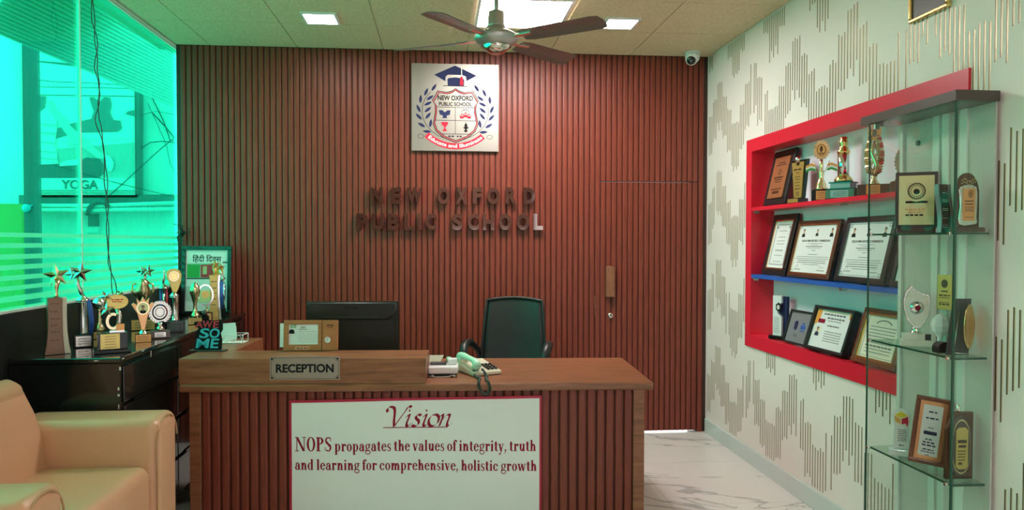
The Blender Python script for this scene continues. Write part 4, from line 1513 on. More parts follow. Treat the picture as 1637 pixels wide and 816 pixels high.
def bsheet(u0, u1, zf0, zf1, dy, th, nu=14, nz=6):
    vs, fs = [], []
    for s_ in (0, 1):
        for i in range(nu+1):
            for j in range(nz+1):
                u = u0+(u1-u0)*i/nu
                zt = zt0+(zt1-zt0)*u
                z0_, z1_ = zf0(zt), zf1(zt)
                x_, y_, z_ = bpt(u, z0_+(z1_-z0_)*j/nz)
                vs.append((x_, y_-dy+s_*th, z_))
    N_ = (nu+1)*(nz+1)

    def q(i, j, s_=0):
        return s_*N_+i*(nz+1)+j
    for i in range(nu):
        for j in range(nz):
            fs += [(q(i, j), q(i+1, j), q(i+1, j+1), q(i, j+1)), (q(i, j, 1), q(i, j+1, 1), q(i+1, j+1, 1), q(i+1, j, 1))]
    for i in range(nu):
        fs += [(q(i, 0), q(i, 0, 1), q(i+1, 0, 1), q(i+1, 0)), (q(i, nz), q(i+1, nz), q(i+1, nz, 1), q(i, nz, 1))]
    for j in range(nz):
        fs += [(q(0, j), q(0, j+1), q(0, j+1, 1), q(0, j, 1)), (q(nu, j), q(nu, j, 1), q(nu, j+1, 1), q(nu, j+1))]
    return G().add(vs, fs, False)


bsheet(0, 1, lambda z: zb, lambda z: z, 0, .001).build('sheet', 'banner_red', bt, 'dark red border')
bw = .012
bsheet(bw/BW, 1-bw/BW, lambda z: zb+bw, lambda z: z-bw-.002, .0006, .001).build('white_field', 'banner_white', bt, 'white field')


def onbanner(g, dy=.0014):
    g.v = [(x, bpt((x-bx0)/BW, z)[1]-dy+y, z) for x, y, z in g.v]
    return g


def bz(px, py):
    p = at(px, py, Y=3.90)
    return dl(p).x, p.z


# "Vision" with a broad pen
xv, zv = bz(617, 681)
xe, _ = bz(716, 679)
sc_ = (xe-xv)/3.3
P_V = [[(.05, .78), (.0, .92), (.12, 1.05), (.35, 1.0), (.42, .75), (.42, .3), (.46, .0)], [(.46, .0), (.72, .42), (.98, .82), (1.10, 1.05), (1.2, 1.08), (1.26, 1.0)]]
P_i = [[(.0, .48), (.10, .62), (.16, .56), (.06, .2), (.06, .05), (.16, .0), (.30, .16)]]
P_s = [[(.50, .56), (.38, .63), (.24, .56), (.26, .42), (.40, .28), (.40, .10), (.24, .0), (.06, .06)]]
P_o = [[(.30, .62), (.12, .50), (.04, .25), (.14, .03), (.34, .02), (.54, .2), (.56, .48), (.42, .62), (.28, .60)]]
P_n = [[(.0, .48), (.10, .62), (.16, .54), (.08, .24), (.02, .0)], [(.06, .2), (.22, .48), (.42, .62), (.52, .56), (.44, .26), (.42, .06), (.50, .0), (.68, .16)]]
g = G()
for paths, ox_, in ((P_V, 0), (P_i, 1.05), (P_s, 1.33), (P_i, 1.95), (P_o, 2.22), (P_n, 2.84)):
    q = [[((a+ox_+.10*b), b) for a, b in p] for p in paths]
    g.join(nib(q, xv, zv, sc_, -.0004, .0004, .17, 38))
for ox_ in (1.18, 2.08):
    g.disc(xv+(ox_+.10)*sc_, zv+.84*sc_, .05*sc_, .05*sc_, -.0004, .0004, 14)
onbanner(g).build('heading', 'print_maroon', bt)
xu0, zu0 = bz(613, 682)
xu1, zu1 = bz(716, 680)
onbanner(G().prism([(xu0, zu0-.004), (xu1, zu1-.004), (xu1, zu1), (xu0, zu0)], -.0004, .0004)).build('underline', 'print_maroon', bt)
for s_, xa, xb, yl, yr, cap in (('NOPS propagates the values of integrity, truth', 472, 856, 722, 716, 17.5), ('and learning for comprehensive, holistic growth', 471, 857, 752, 747, 17)):
    x0_, z0_ = bz(xa, yl)
    x1_, z1_ = bz(xb, yr)
    g = serif_line(s_, 0, 0, x1_-x0_, cap/1149*3.9, -.0004, .0004)
    kk = (z1_-z0_)/(x1_-x0_)
    g.v = [(x0_+a, b, z0_+c+kk*a) for a, b, c in g.v]
    onbanner(g).build('text_line', 'print_maroon', bt)

# telephone
tp = dl(at(764, 590, Z=TZ))
t = thing('telephone', 'old cream push button telephone with a pale green handset', 'telephone', (.226, 4.150, TZ), (0, 0, R(24)))
g = G()
g.add([(-.09, -.12, 0), (.09, -.12, 0), (.09, .12, 0), (-.09, .12, 0), (-.09, -.12, .022), (.09, -.12, .022), (.09, .12, .060), (-.09, .12, .060)],
      [(0, 3, 2, 1), (4, 5, 6, 7), (0, 1, 5, 4), (1, 2, 6, 5), (2, 3, 7, 6), (3, 0, 4, 7)])
g.build('body', 'ivory_plastic', t, bevel=.008, seg=3)
for i in range(3):
    for j in range(4):
        yy = -.090+.026*j
        G().cbox(.018+.024*i, yy, .022+(yy+.12)*.158+.006, .015, .014, .010).build('key', 'black_plastic', t, bevel=.001)
g = G()
pts = [(-.062, -.112, .052), (-.062, -.104, .066), (-.062, -.070, .082), (-.062, 0, .088), (-.062, .075, .094), (-.062, .112, .088), (-.062, .122, .074)]
g.tube(pts, [.022, .024, .020, .017, .020, .024, .022], n=14, flat=.8)
g.ball(-.062, -.095, .052, .027, .027, .02).ball(-.062, .106, .074, .027, .027, .02)
g.build('handset', 'mint_plastic', t, 'pale green handset')
for yy, zz in ((-.070, .032), (.070, .055)):
    G().cbox(-.062, yy, zz, .05, .03, .035).build('cradle', 'ivory_plastic', t, bevel=.003)
# coiled cord
path = [Vector((.190, 4.07, TZ+.05)), Vector((.195, 4.02, TZ+.015)), Vector((.205, 3.95, TZ+.012)), Vector((.220, 3.89, TZ+.012)), at(765, 612, Y=3.798), at(768, 624, Y=3.798), at(776, 631, Y=3.798), at(783, 624, Y=3.798), at(781, 612, Y=3.798), Vector((.252, 3.87, TZ+.012)), Vector((.262, 3.95, TZ+.012)), Vector((.255, 4.03, TZ+.02)), Vector((.24, 4.06, TZ+.035))]
q = []
for i in range(len(path)-1):
    a, b, c, d = path[max(i-1, 0)], path[i], path[i+1], path[min(i+2, len(path)-1)]
    for k in range(10):
        u = k/10
        q.append(.5*((2*b)+(-a+c)*u+(2*a-5*b+4*c-d)*u*u+(-a+3*b-3*c+d)*u**3))
co = []
for i, p in enumerate(q[:-1]):
    tn = (q[i+1]-p).normalized()
    sd = tn.cross(Vector((0, 1, .2))).normalized()
    up = sd.cross(tn)
    for k in range(6):
        an = 2*PI*k/6
        co.append(p+(q[i+1]-p)*(k/6)+sd*math.cos(an)*.0062+up*math.sin(an)*.0062)
tag(G().tube(co, .0022, n=5).build('coiled_cable', 'cord_green'), 'dark coiled telephone cable looping over the desk edge', 'cable')

# white card terminal
dp = dl(at(703, 604, Z=TZ))
dp.y += .07
t = thing('desk_printer', 'small white desk machine with a grey slot beside the telephone', 'printer', dw(rr_+.086, dp.y+.010, TZ), (0, 0, DR))
t.scale = (.86, .90, .92)
G().box(-.10, .095, -.085, .085, .018, .062).build('body', 'white_plastic', t, bevel=.012, seg=3)
G().box(-.09, .08, -.07, .07, .006, .018).build('underside', 'black_plastic', t)
for sx in (-.07, .07):
    G().lathe([(.007, 0), (.007, .012)], cx=sx, cy=-.075, n=10).build('foot', 'print_white', t)
G().box(-.09, .015, -.02, .04, .062, .076).build('slot', 'dark_grey', t, 'dark grey slot', bevel=.002)
G().box(.025, .085, -.01, .05, .062, .098).build('raised_lid', 'white_plastic', t, bevel=.006)
G().lathe([(.016, 0), (.016, .03)], n=14).xf(Matrix.Translation((.015, .045, .088)) @ Matrix.Rotation(R(90), 4, 'Y')).build('roller', 'mint_plastic', t)
G().prism([(-.10, .0), (-.03, .0), (-.005, .05), (-.10, .05)], 0, .003).build('paper_slip', 'paper_cream', t, loc=(0, .06, .064), rot=(R(-25), 0, 0))
tag(G().tube([dw(rr_+.005, dp.y-.062, TZ+.006), dw(rr_+.05, dp.y-.078, TZ+.004), dw(rr_+.11, dp.y-.072, TZ+.004), dw(rr_+.15, dp.y-.045, TZ+.012)], .003, n=6).build('thin_cable', 'pipe_pale'), 'thin white cable lying before the white desk machine', 'cable')

# wooden calendar stand
cp_ = dl(at(497, 561, Z=LZ))
t = thing('desk_calendar', 'wooden desk calendar stand with a paper month card and small clock', 'calendar', dw(cp_.x, cp_.y, LZ), (R(-6), 0, DR+R(2)))
CW, CH = .305, .172
g = G()
px0, px1, pz0, pz1 = -.125, .040, .034, .148
for a in ((-CW/2, .062, 0, pz0), (-CW/2, .062, pz1, CH), (-CW/2, px0, pz0, pz1), (px1, .062, pz0, pz1)):
    g.box(a[0], a[1], -.012, .002, a[2], a[3])
g.build('frame', 'calendar_wood', t, bevel=.002)
G().box(.066, CW/2, -.016, .002, -.0, CH).build('clock_panel', 'calendar_wood', t, bevel=.002)
G().box(-CW/2, CW/2, .002, .008, .01, CH-.005).build('backing', 'calendar_wood', t)
G().prism([(-.175, .02), (-.155, .02), (-.155, .155), (-.175, .155)], .0, .002).build('card_edge', 'paper', t)
G().box(px0, px1, -.004, .002, pz0, pz1).build('month_card', 'paper', t)
g = text('2023', -.045, .132, h=.011, y0=-.0052, y1=-.0035, bold=.02).rows(-.066, -.02, .120, .004, -.0052, -.0035, seed=2, hi=3)
for k in range(7):
    g.cbox(-.062+.0145*k, -.0045, .108, .006, .0015, .003)
g.build('lettering', 'print_grey', t)
g = G()
for k in range(6):
    g.box(-.068, .032, -.0046, -.0036, .098-.010*k, .0985-.010*k)
for k in range(8):
    g.box(-.068+.0143*k, -.0675+.0143*k, -.0046, -.0036, .048, .0985)
g.build('date_grid', 'print_grey', t)
G().disc(-.108, .108, .015, .013, -.005, -.0035, 16).box(-.124, -.092, -.005, -.0035, .096, .103).build('print_badge', 'print_black', t)
rr = random.Random(4)
g = G()
for k in range(14):
    x_, z_ = -.122+rr.random()*.035, .126+rr.random()*.018
    g.prism([(x_, z_), (x_+.006, z_+.002), (x_+.009, z_+.007), (x_+.002, z_+.005)], -.005-.0001*k, -.0035)
g.build('leaf_print', 'flag_green', t)
G().box(-.085, -.005, -.014, -.011, .006, .022).build('brass_plate', 'pale_gold', t)
G().rows(-.078, -.012, .014, .006, -.0148, -.0135, seed=6, hi=3).build('lettering', 'plaque_wood', t)
G().ring(.096, .060, .022, .022, .005, .005, -.021, -.015, n=28).build('clock_rim', 'pale_gold', t)
G().disc(.096, .060, .0175, .0175, -.018, -.015).build('clock_face', 'paper', t)
G().prism([(.095, .060), (.097, .060), (.100, .073), (.098, .073)], -.0195, -.0175).prism([(.094, .061), (.096, .059), (.088, .052), (.087, .053)], -.0195, -.0175).build('clock_hands', 'print_black', t)
g = G().ring(.108, .142, .017, .013, .002, .002, -.0172, -.0155, 180, 360, 14)
for k in range(5):
    g.disc(.094+.007*k, .143+.003*math.sin(k*2), .004, .004, -.0172, -.0155, 10)
g.build('engraved_emblem', 'plaque_wood', t)

# AWESOME sign
ap = dl(at(329, 561, Z=LZ))
t = thing('awesome_sign', 'small black AWESOME desk sign in red and blue letters', 'sign', dw(ap.x+.015, ap.y-.01, LZ), (0, 0, DR+R(-2)))
G().box(-.10, .105, -.028, .028, 0, .006).build('base', 'dark_grey', t, bevel=.002)
bp_ = [(-.074, .006), (.078, .006), (.082, .06), (.074, .10), (.086, .12), (.086, .155), (.078, .176), (.03, .172), (.0, .168), (-.07, .165), (-.078, .15), (-.05, .128), (-.07, .10), (-.066, .06), (-.078, .03)]
G().prism(bp_, -.004, .004).build('board', 'print_black', t)
for wd, x_, z_, w_, h_, m in (('AWE', -.002, .150, .140, .036, 'sign_red'), ('SO', .012, .100, .118, .050, 'sign_cyan'), ('ME', .0, .042, .136, .048, 'sign_cyan')):
    n_ = len(wd)
    ws = [{'M': 1.3, 'W': 1.3, 'A': 1.1, 'E': .85}.get(ch, 1.0) for ch in wd]
    for k, ch in enumerate(wd):
        cw = w_*ws[k]/sum(ws)
        g = text(ch, x_-w_/2+w_*sum(ws[:k])/sum(ws)+cw/2, z_, w=cw*.98, h=h_*1.12, y0=-.0062, y1=-.003, bold=.02, shear=.12)
        g.build('letter', m, t)

# wire card holder with cards
hp = dl(at(372, 548, Z=LZ))
t = thing('card_basket', 'white wire basket holding pale cards on the desk return', 'basket', dw(hp.x, hp.y, LZ), (0, 0, DR))
bw_, bd_, bh_ = .078, .05, .052
g = G()
for z in (.002, bh_):
    g.tube([(-bw_, -bd_, z), (bw_, -bd_, z), (bw_, bd_, z), (-bw_, bd_, z)], .0022, n=6, closed=True)
for sx in (-bw_, bw_):
    for sy in (-bd_, bd_):
        g.tube([(sx, sy, 0), (sx, sy, bh_)], .0022, n=6)
for sy in (-bd_,):
    for k in range(4):
        g.ring(-.055+.036*k, .027, .017, .022, .003, .003, sy-.0015, sy+.0015, n=14)
g.build('wire_frame', 'print_white', t)
G().box(-bw_, bw_, -bd_, bd_, 0, .002).build('bottom', 'print_white', t)
tag(G().box(-.05, .045, -.001, .001, 0, .085).build('business_card', 'paper', None, loc=dw(hp.x-.022, hp.y+.01, LZ+.012), rot=(R(-16), R(-8), DR)), 'pale card standing in front in the wire basket', 'card', 'cards in the basket')
tag(G().box(-.05, .045, -.001, .001, 0, .105).build('business_card', 'paper', None, loc=dw(hp.x-.035, hp.y+.026, LZ+.012), rot=(R(-12), R(-4), DR)), 'taller pale card at the rear of the wire basket', 'card', 'cards in the basket')

# monitor seen from behind
m0, m1, m2 = at(489, 481, Y=4.45), at(637, 484, Y=4.45), at(637, 556, Y=4.45)
mw, mz1 = m1.x-m0.x, (m0.z+m1.z)/2
t = thing('computer_monitor', 'black computer monitor seen from behind, standing at the ledge', 'monitor', ((m0.x+m1.x)/2, 4.45, TZ), (0, 0, R(-2)))
MZ0, MZ1 = mz1-TZ-.36, mz1-TZ
G().box(-mw/2, mw/2, 0, .018, MZ0, MZ1).build('bezel', 'monitor_black', t, bevel=.004)
bul = [(-mw/2+.006, MZ1-.006), (mw/2-.006, MZ1-.006), (mw/2-.008, MZ1-.055), (mw/2-.03, MZ1-.088), (mw/2-.08, MZ1-.112), (-mw/2+.08, MZ1-.112), (-mw/2+.03, MZ1-.088), (-mw/2+.008, MZ1-.055)]
G().prism(bul, -.022, 0).build('rear_housing', 'monitor_black', t, bevel=.012, seg=4)
G().box(-mw/2+.02, mw/2-.02, -.008, 0, MZ0+.01, MZ1-.11).build('rear_panel', 'monitor_black', t, bevel=.004)
G().box(-.17, .16, -.0235, -.0215, MZ1-.094, MZ1-.091).build('vent_line', 'dark_grey', t)
g = G().ring(-.025, MZ1-.035, .012, .012, .003, .003, -.0232, -.0215, n=20)
g.join(text('LG', .015, MZ1-.035, h=.018, y0=-.0232, y1=-.0215, bold=.03))
g.build('logo', 'print_black', t)
G().box(-.04, .04, -.03, .0, .015, MZ0+.06).build('stand_neck', 'black_plastic', t)
G().lathe([(.11, 0), (.11, .008), (.05, .016)], n=32).build('stand_base', 'black_plastic', t)

# office chair
oc = at(815, 520, Y=5.1)
t = thing('office_chair', 'black mesh back office chair with loop arms behind the desk', 'chair', (oc.x-.01, 5.02, 0), (0, 0, R(-18)))
zb_, zt_ = .66, 1.152


def bpy_(u, z, y_off=0):     # backrest surface, u -1..1
    hw = .243-.036*((z-zb_)/(zt_-zb_))**1.5
    return (u*hw, .11+.11*((z-zb_)/(zt_-zb_))-.030*(1-u*u)*0+.03*u*u*-1+y_off+.02*math.cos((z-zb_)*6), z)


vs, fs = [], []
nu, nz = 12, 14
for s_ in (0, 1):
    for i in range(nu+1):
        for j in range(nz+1):
            u = -1+2*i/nu
            zz = zb_+(zt_-zb_-.022*u*u)*j/nz
            vs.append(bpy_(u*.95, zz, s_*.012))
N_ = (nu+1)*(nz+1)
for i in range(nu):
    for j in range(nz):
        a_ = i*(nz+1)+j
        fs += [(a_, a_+nz+1, a_+nz+2, a_+1), (N_+a_, N_+a_+1, N_+a_+nz+2, N_+a_+nz+1)]
for i in range(nu):
    for j in (0, nz):
        a_ = i*(nz+1)+j
        fs.append((a_, a_+N_, a_+N_+nz+1, a_+nz+1))
for j in range(nz):
    for i in (0, nu):
        a_ = i*(nz+1)+j
        fs.append((a_, a_+1, a_+N_+1, a_+N_))
G().add(vs, fs, True).build('backrest', 'mesh_black', t)
rim = [bpy_(-.97, zb_+(zt_-zb_-.022)*j/8) for j in range(9)]+[bpy_(-1+2*i/8, zt_-.022*(-1+2*i/8)**2-.004) for i in range(1, 8)]+[bpy_(.97, zb_+(zt_-zb_-.022)*(8-j)/8) for j in range(9)]
G().tube(rim, .011, n=8).build('back_frame', 'black_plastic', t)
G().box(-.24, .24, -.36, .10, .44, .52).build('seat', 'mesh_black', t, bevel=.03, seg=4)
for sx in (-1, 1):
    pts = [(sx*.235, .13, .70), (sx*.262, .10, .78), (sx*.285, .0, .838), (sx*.290, -.09, .845), (sx*.288, -.16, .825), (sx*.280, -.19, .77), (sx*.268, -.17, .66), (sx*.25, -.12, .55), (sx*.22, -.08, .49)]
    G().tube(pts, [.016, .022, .028, .030, .030, .028, .024, .020, .016], n=10).build('armrest', 'black_plastic', t, bevel=0)
G().tube([(0, .10, .46), (0, .16, .55), (0, .13, .70)], [.03, .03, .025]).build('back_support', 'black_plastic', t)
G().lathe([(.028, .12), (.028, .30), (.018, .30), (.018, .44)], cy=-.1).build('gas_column', 'black_plastic', t)
for k in range(5):
    a_ = R(72*k+20)
    G().tube([(0, -.1, .13), (.30*math.cos(a_), -.1+.30*math.sin(a_), .075)], [.028, .018], n=8).build('base_leg', 'black_plastic', t)
    G().lathe([(.012, -.028), (.028, -.022), (.028, .022), (.012, .028)], n=14).xf(Matrix.Translation((.30*math.cos(a_), -.1+.30*math.sin(a_), .028)) @ Matrix.Rotation(R(90), 4, 'X')).build('caster', 'black_plastic', t)

# ================================================================== EMBLEM AND LETTERS
EX, EZ, ES = .1265, 2.608, .68
t = thing('school_emblem', 'square brushed steel plaque with the blue and red school crest', 'sign', (EX, 5.672, EZ))
k_ = ES/718.0            # crest drawn on an 816 px enlargement of the plate
G().box(-ES/2, ES/2, -.004, .014, -ES/2, ES/2).build('plate', 'steel_brushed', t)
for sx in (-1, 1):
    for sz in (-1, 1):
        G().lathe([(.012, 0), (.012, .02)], n=12).xf(Matrix.Translation((sx*.3, .0185, sz*.3)) @ Matrix.Rotation(R(90), 4, 'X')).build('standoff', 'chrome', t)


def E_(x, y):
    return ((x-408)*k_, (407-y)*k_)


def ep(pts, m, name, lay=1, label=None):
    return G().prism([E_(*p) for p in pts], -.004-.0012*lay, -.0038).build(name, m, t, label)


ep([(234, 140), (405, 62), (586, 142), (500, 188), (495, 150), (465, 138), (345, 138), (328, 155), (326, 192)], 'print_navy', 'cap_top')
ep([(345, 228), (342, 175), (355, 165), (410, 158), (470, 166), (482, 178), (480, 228)], 'print_navy', 'cap_band')
ep([(308, 226), (510, 230), (510, 234), (308, 231)], 'print_black', 'cap_line', 2)
ep([(456, 68), (462, 70), (464, 150), (458, 150)], 'print_white', 'tassel_cord', 3)
ep([(450, 152), (468, 152), (474, 222), (444, 222)], 'print_red', 'tassel', 3)
sh = [(410, 246), (440, 268), (480, 280), (520, 276), (556, 270), (580, 310), (606, 352), (584, 385), (580, 440), (592, 500), (600, 545), (575, 605), (510, 660), (410, 700),
      (310, 660), (245, 605), (222, 545), (232, 500), (240, 440), (238, 385), (214, 350), (240, 310), (262, 270), (300, 276), (340, 280), (380, 268)]


def outline(pts, wd, m, name, lay, f=1.0):
    c = (410, 470)
    q = [(c[0]+(x-c[0])*f, c[1]+(y-c[1])*f) for x, y in pts]
    n_ = len(q)
    a_, b_ = [], []
    for i in range(n_):
        x, y = E_(*q[i])
        cx_, cy_ = E_(*c)
        a_.append((x, y))
        dd = math.hypot(x-cx_, y-cy_)
        b_.append((x-(x-cx_)/dd*wd, y-(y-cy_)/dd*wd))
    g = G()
    y0_, y1_ = -.004-.0012*lay, -.0038
    vs = [(x, yy, z) for yy in (y0_, y1_) for lst in (a_, b_) for x, z in lst]
    fs = []
    for i in range(n_):
        j = (i+1) % n_
        fs += [(i, j, n_+j, n_+i), (2*n_+i, 3*n_+i, 3*n_+j, 2*n_+j), (i, 2*n_+i, 2*n_+j, j), (n_+i, n_+j, 3*n_+j, 3*n_+i)]
    return g.add(vs, fs).build(name, m, t)


outline(sh, .006, 'print_black', 'shield_line', 2)
outline(sh, .0055, 'print_red', 'shield_line', 1, .955)
outline(sh, .0042, 'print_black', 'shield_line', 2, .925)
for (a, b) in (((248, 402), (572, 406)), ((238, 511), (585, 513)), ((300, 624), (540, 624))):
    ep([a, (b[0], b[1]), (b[0], b[1]+4), (a[0], a[1]+4)], 'print_black', 'shield_divider', 1)
ep([(406, 404), (410, 404), (410, 624), (406, 624)], 'print_black', 'shield_divider', 1)
g = text('NEW OXFORD', *E_(408, 329), w=292*k_, h=42*k_, y0=-.0056, y1=-.0038, bold=.035)
g.build('lettering', 'print_black', t)
g = text('PUBLIC SCHOOL', *E_(408, 379), w=272*k_, h=32*k_, y0=-.0056, y1=-.0038, bold=.03)
g.build('lettering', 'print_black', t)
# four symbols
ep([(272, 432), (300, 430), (320, 448), (345, 430), (368, 432), (362, 468), (338, 474), (336, 490), (344, 496), (296, 496), (306, 488), (304, 474), (280, 466)], 'print_navy', 'book_symbol', 2)
g = G().ring(*E_(490, 448), 36*k_, 28*k_, 3*k_, 3*k_, -.006, -.0038, 0, 180, 14)
g.ring(*E_(490, 448), 16*k_, 28*k_, 2.5*k_, 2.5*k_, -.006, -.0038, 0, 180, 12)
g.build('globe_symbol', 'print_black', t)
for i, (x, y, s_) in enumerate(((462, 470, 1), (492, 460, 1.1), (522, 470, 1))):
    G().disc(*E_(x, y-6), 7*k_*s_, 7*k_*s_, -.0065, -.0038, 12).build('people_symbol', 'print_red', t)
    ep([(x-20*s_, y-4), (x-6, y+8), (x+6, y+8), (x+20*s_, y-4), (x+13, y+20), (x+18, y+26), (x-18, y+26), (x-13, y+20)], 'print_red', 'people_symbol', 2)
ep([(298, 528), (342, 528), (350, 534), (340, 556), (328, 566), (326, 582), (336, 592), (338, 604), (304, 604), (306, 592), (316, 582), (314, 566), (302, 556), (290, 534)], 'print_red', 'cup_symbol', 2)
ep([(494, 526), (500, 540), (508, 550), (506, 566), (520, 568), (512, 580), (503, 582), (503, 592), (508, 594), (508, 608), (482, 608), (482, 594), (488, 592), (488, 582), (480, 580), (474, 568), (486, 566), (482, 552), (490, 540)], 'print_black', 'torch_symbol', 2)
# laurel branches
for sx in (-1, 1):
    g = G().ring(*E_(408, 440), 276*k_, 235*k_, 4*k_, 4*k_, -.005, -.0038, 180-42 if sx < 0 else -75, 255 if sx < 0 else 42, 26)
    g.build('laurel_stem', 'print_black', t)
    for (x, y, an) in ((232, 245, 55), (168, 283, 65), (122, 342, 85), (105, 420, 115), (108, 487, 135), (130, 555, 150), (200, 330, 35), (183, 378, 25), (182, 428, 38), (184, 478, 50), (204, 540, 80), (175, 608, 175)):
        cx_ = x if sx < 0 else 816-x
        c0 = E_(cx_, y)
        a_ = R(an if sx < 0 else 180-an)
        ll, ww = 36*k_, 12*k_
        pts = []
        for u, v in ((-1, 0), (-.5, .8), (.1, 1), (.6, .6), (1, 0), (.6, -.6), (.1, -1), (-.5, -.8)):
            uu, vv = u*ll, v*ww
            pts.append((c0[0]+uu*math.cos(a_)-vv*math.sin(a_), c0[1]+uu*math.sin(a_)+vv*math.cos(a_)))
        G().prism(pts, -.0054, -.0038).build('laurel_leaf', 'print_navy', t)
# ribbon with motto on an arc
c_arc, ra, rb = E_(408, 380), 372*k_, 322*k_


def arcp(a_, r_):
    return (c_arc[0]+r_*math.cos(R(a_)), c_arc[1]+r_*math.sin(R(a_)))


outer = [arcp(a_, ra) for a_ in range(227, 314, 3)]
inner_ = [arcp(a_, rb) for a_ in range(227, 314, 3)]
G().prism(outer+inner_[::-1], -.0058, -.0038).build('ribbon', 'print_red', t)
g = text('Educate and Illuminate', 0, 0, w=470*k_, h=30*k_, y0=0, y1=.0012, bold=.02)
rm = (ra+rb)/2-2*k_


def onarc(x, y, z):
    a_ = R(270)+x/rm
    r_ = rm-z
    return (c_arc[0]+r_*math.cos(a_), -.0070+y, c_arc[1]+r_*math.sin(a_))


g.bend(onarc)
g.build('motto', 'print_white', t)
for sx in (-1, 1):
    g = G().ring(*E_(408+sx*285, 648), 26*k_, 18*k_, 3*k_, 3*k_, -.005, -.0038, n=18)
    g.build('ribbon_curl', 'print_black', t)
g = text('*****  *****', *E_(408, 648), w=120*k_, h=9*k_, y0=-.0056, y1=-.0038)
G().rows(*[E_(350, 0)[0], E_(400, 0)[0]], E_(0, 645)[1], 10*k_, -.0056, -.0038, seed=2, hi=2).rows(*[E_(420, 0)[0], E_(470, 0)[0]], E_(0, 645)[1], 10*k_, -.0056, -.0038, seed=3, hi=2).build('script_line', 'print_black', t)

# wall letters, each pinned on its own
R1 = [('N', 285), ('E', 425), ('W', 560), ('O', 770), ('X', 900), ('F', 1015), ('O', 1130), ('R', 1260), ('D', 1390)]
R2 = [('P', 178), ('U', 292), ('B', 405), ('L', 520), ('I', 597), ('C', 680), ('S', 868), ('C', 985), ('H', 1095), ('O', 1215), ('O', 1345), ('L', 1455)]
DESC = {0: 'first letter of the upper row', 1: 'between N and W in the upper row', 2: 'third in the upper row', 3: 'first after the gap in the upper row', 4: 'the only X on the wall', 5: 'between X and O in the upper row',
        6: 'second O of the upper row', 7: 'next to last in the upper row', 8: 'last in the upper row',
        9: 'first letter of the lower row', 10: 'the only U on the wall', 11: 'the only B on the wall', 12: 'between B and I in the lower row', 13: 'the only I on the wall', 14: 'ending the first word of the lower row',
        15: 'starting the second word of the lower row', 16: 'beside the S in the lower row', 17: 'the only H on the wall', 18: 'beside the H in the lower row', 19: 'between O and L in the lower row', 20: 'last in the lower row, catching light'}
idx = 0
for row, yc, hh in ((R1, 313.5, .128), (R2, 355, .128)):
    for ch, cxp in row:
        p = at(540+cxp/4.547, yc+(cxp-800)/4.547*.0, Y=5.66)
        wch = {'I': .030, 'W': .118, 'O': .100, 'L': .078, 'F': .074, 'E': .078, 'S': .082, 'P': .086, 'M': .11}.get(ch, .090)
        g = text(ch, 0, 0, w=wch, h=hh, y0=-.016, y1=.016, bold=.055)
        o = g.build('wall_letter', 'mirror_bronze', None, loc=(p.x, 5.664, p.z), bevel=.0022)
        tag(o, 'mirror finish metal letter %s, %s' % (ch, DESC[idx]), 'letter', 'metal letters on the fluted wall')
        idx += 1

# ================================================================== BLACK CABINET ALONG THE WINDOW
KZ, KX, KY0 = 1.006, -1.500, 3.50
kb = thing('drawer_cabinet', 'long glossy black drawer cabinet under the green window', 'cabinet', (0, 0, 0))
G().box(XL+.002, KX-.006, KY0+.02, 5.66, .04, KZ-.028).build('carcass', 'black_lacquer', kb)
G().box(XL+.002, KX+.012, KY0, 5.685, KZ-.026, KZ).build('top', 'black_lacquer', kb, 'glossy black top', bevel=.006, seg=3)
G().box(XL+.002, KX+.004, KY0+.002, KY0+.02, 0, KZ-.028).build('end_panel', 'black_lacquer', kb)
zz = [KZ-.040, .775, .545, .315, .09]
for j in range(4):
    for i, (a, b) in enumerate(((KY0+.03, 4.22), (4.235, 4.95), (4.965, 5.655))):
        dwr = G().box(KX-.004, KX+.012, a, b, zz[j+1]+.016, zz[j]-.004).build('drawer', 'black_lacquer', kb, bevel=.003)
        G().box(KX+.008, KX+.020, a+.10, b-.10, zz[j+1]+.002, zz[j+1]+.016).build('grip', 'black_gloss', dwr)
rr = random.Random(9)
for k, (x_, y_, z_, sx, sy, sz) in enumerate(((KX+.008, KY0-.0008, KZ-.05, .008, .002, .016), (KX-.001, KY0+.001, .86, .006, .002, .014), (KX-.001, KY0+.001, .83, .009, .002, .010), (KX-.001, KY0+.001, .775, .004, .002, .02), (KX+.0125, 3.85, KZ-.035, .001, .006, .030),
                                              (KX+.012, KY0+.02, KZ-.006, .004, .018, .004), (KX+.012, 3.75, KZ-.004, .003, .03, .003), (KX-.10, KY0-.0002, KZ-.012, .02, .001, .004))):
    G().cbox(x_, y_, z_, sx, sy, sz).build('chip_mark', 'chip_white', kb, 'pale chipped spot')

# framed poster on the cabinet
fa, fb = at(288, 395, Y=5.50), at(369, 393, Y=5.50)
fw_, fh_ = fb.x-fa.x, (fa.z+fb.z)/2-KZ
t = thing('framed_poster', 'black framed Hindi day poster standing on the cabinet against the fluted wall', 'poster', ((fa.x+fb.x)/2, 5.50, KZ+.002), (R(-4), 0, R(-2)))
g = G()
f_ = .030
for a in ((-fw_/2, fw_/2, 0, f_), (-fw_/2, fw_/2, fh_-f_, fh_), (-fw_/2, -fw_/2+f_, f_, fh_-f_), (fw_/2-f_, fw_/2, f_, fh_-f_)):
    g.box(a[0], a[1], -.012, .008, a[2], a[3])
g.build('frame', 'black_lacquer', t, bevel=.003)
G().box(-fw_/2+f_, fw_/2-f_, -.002, .006, f_, fh_-f_).build('sheet', 'paper', t, 'pale printed sheet')
HX0, HX1 = -fw_/2+f_, fw_/2-f_
YP = -.0034
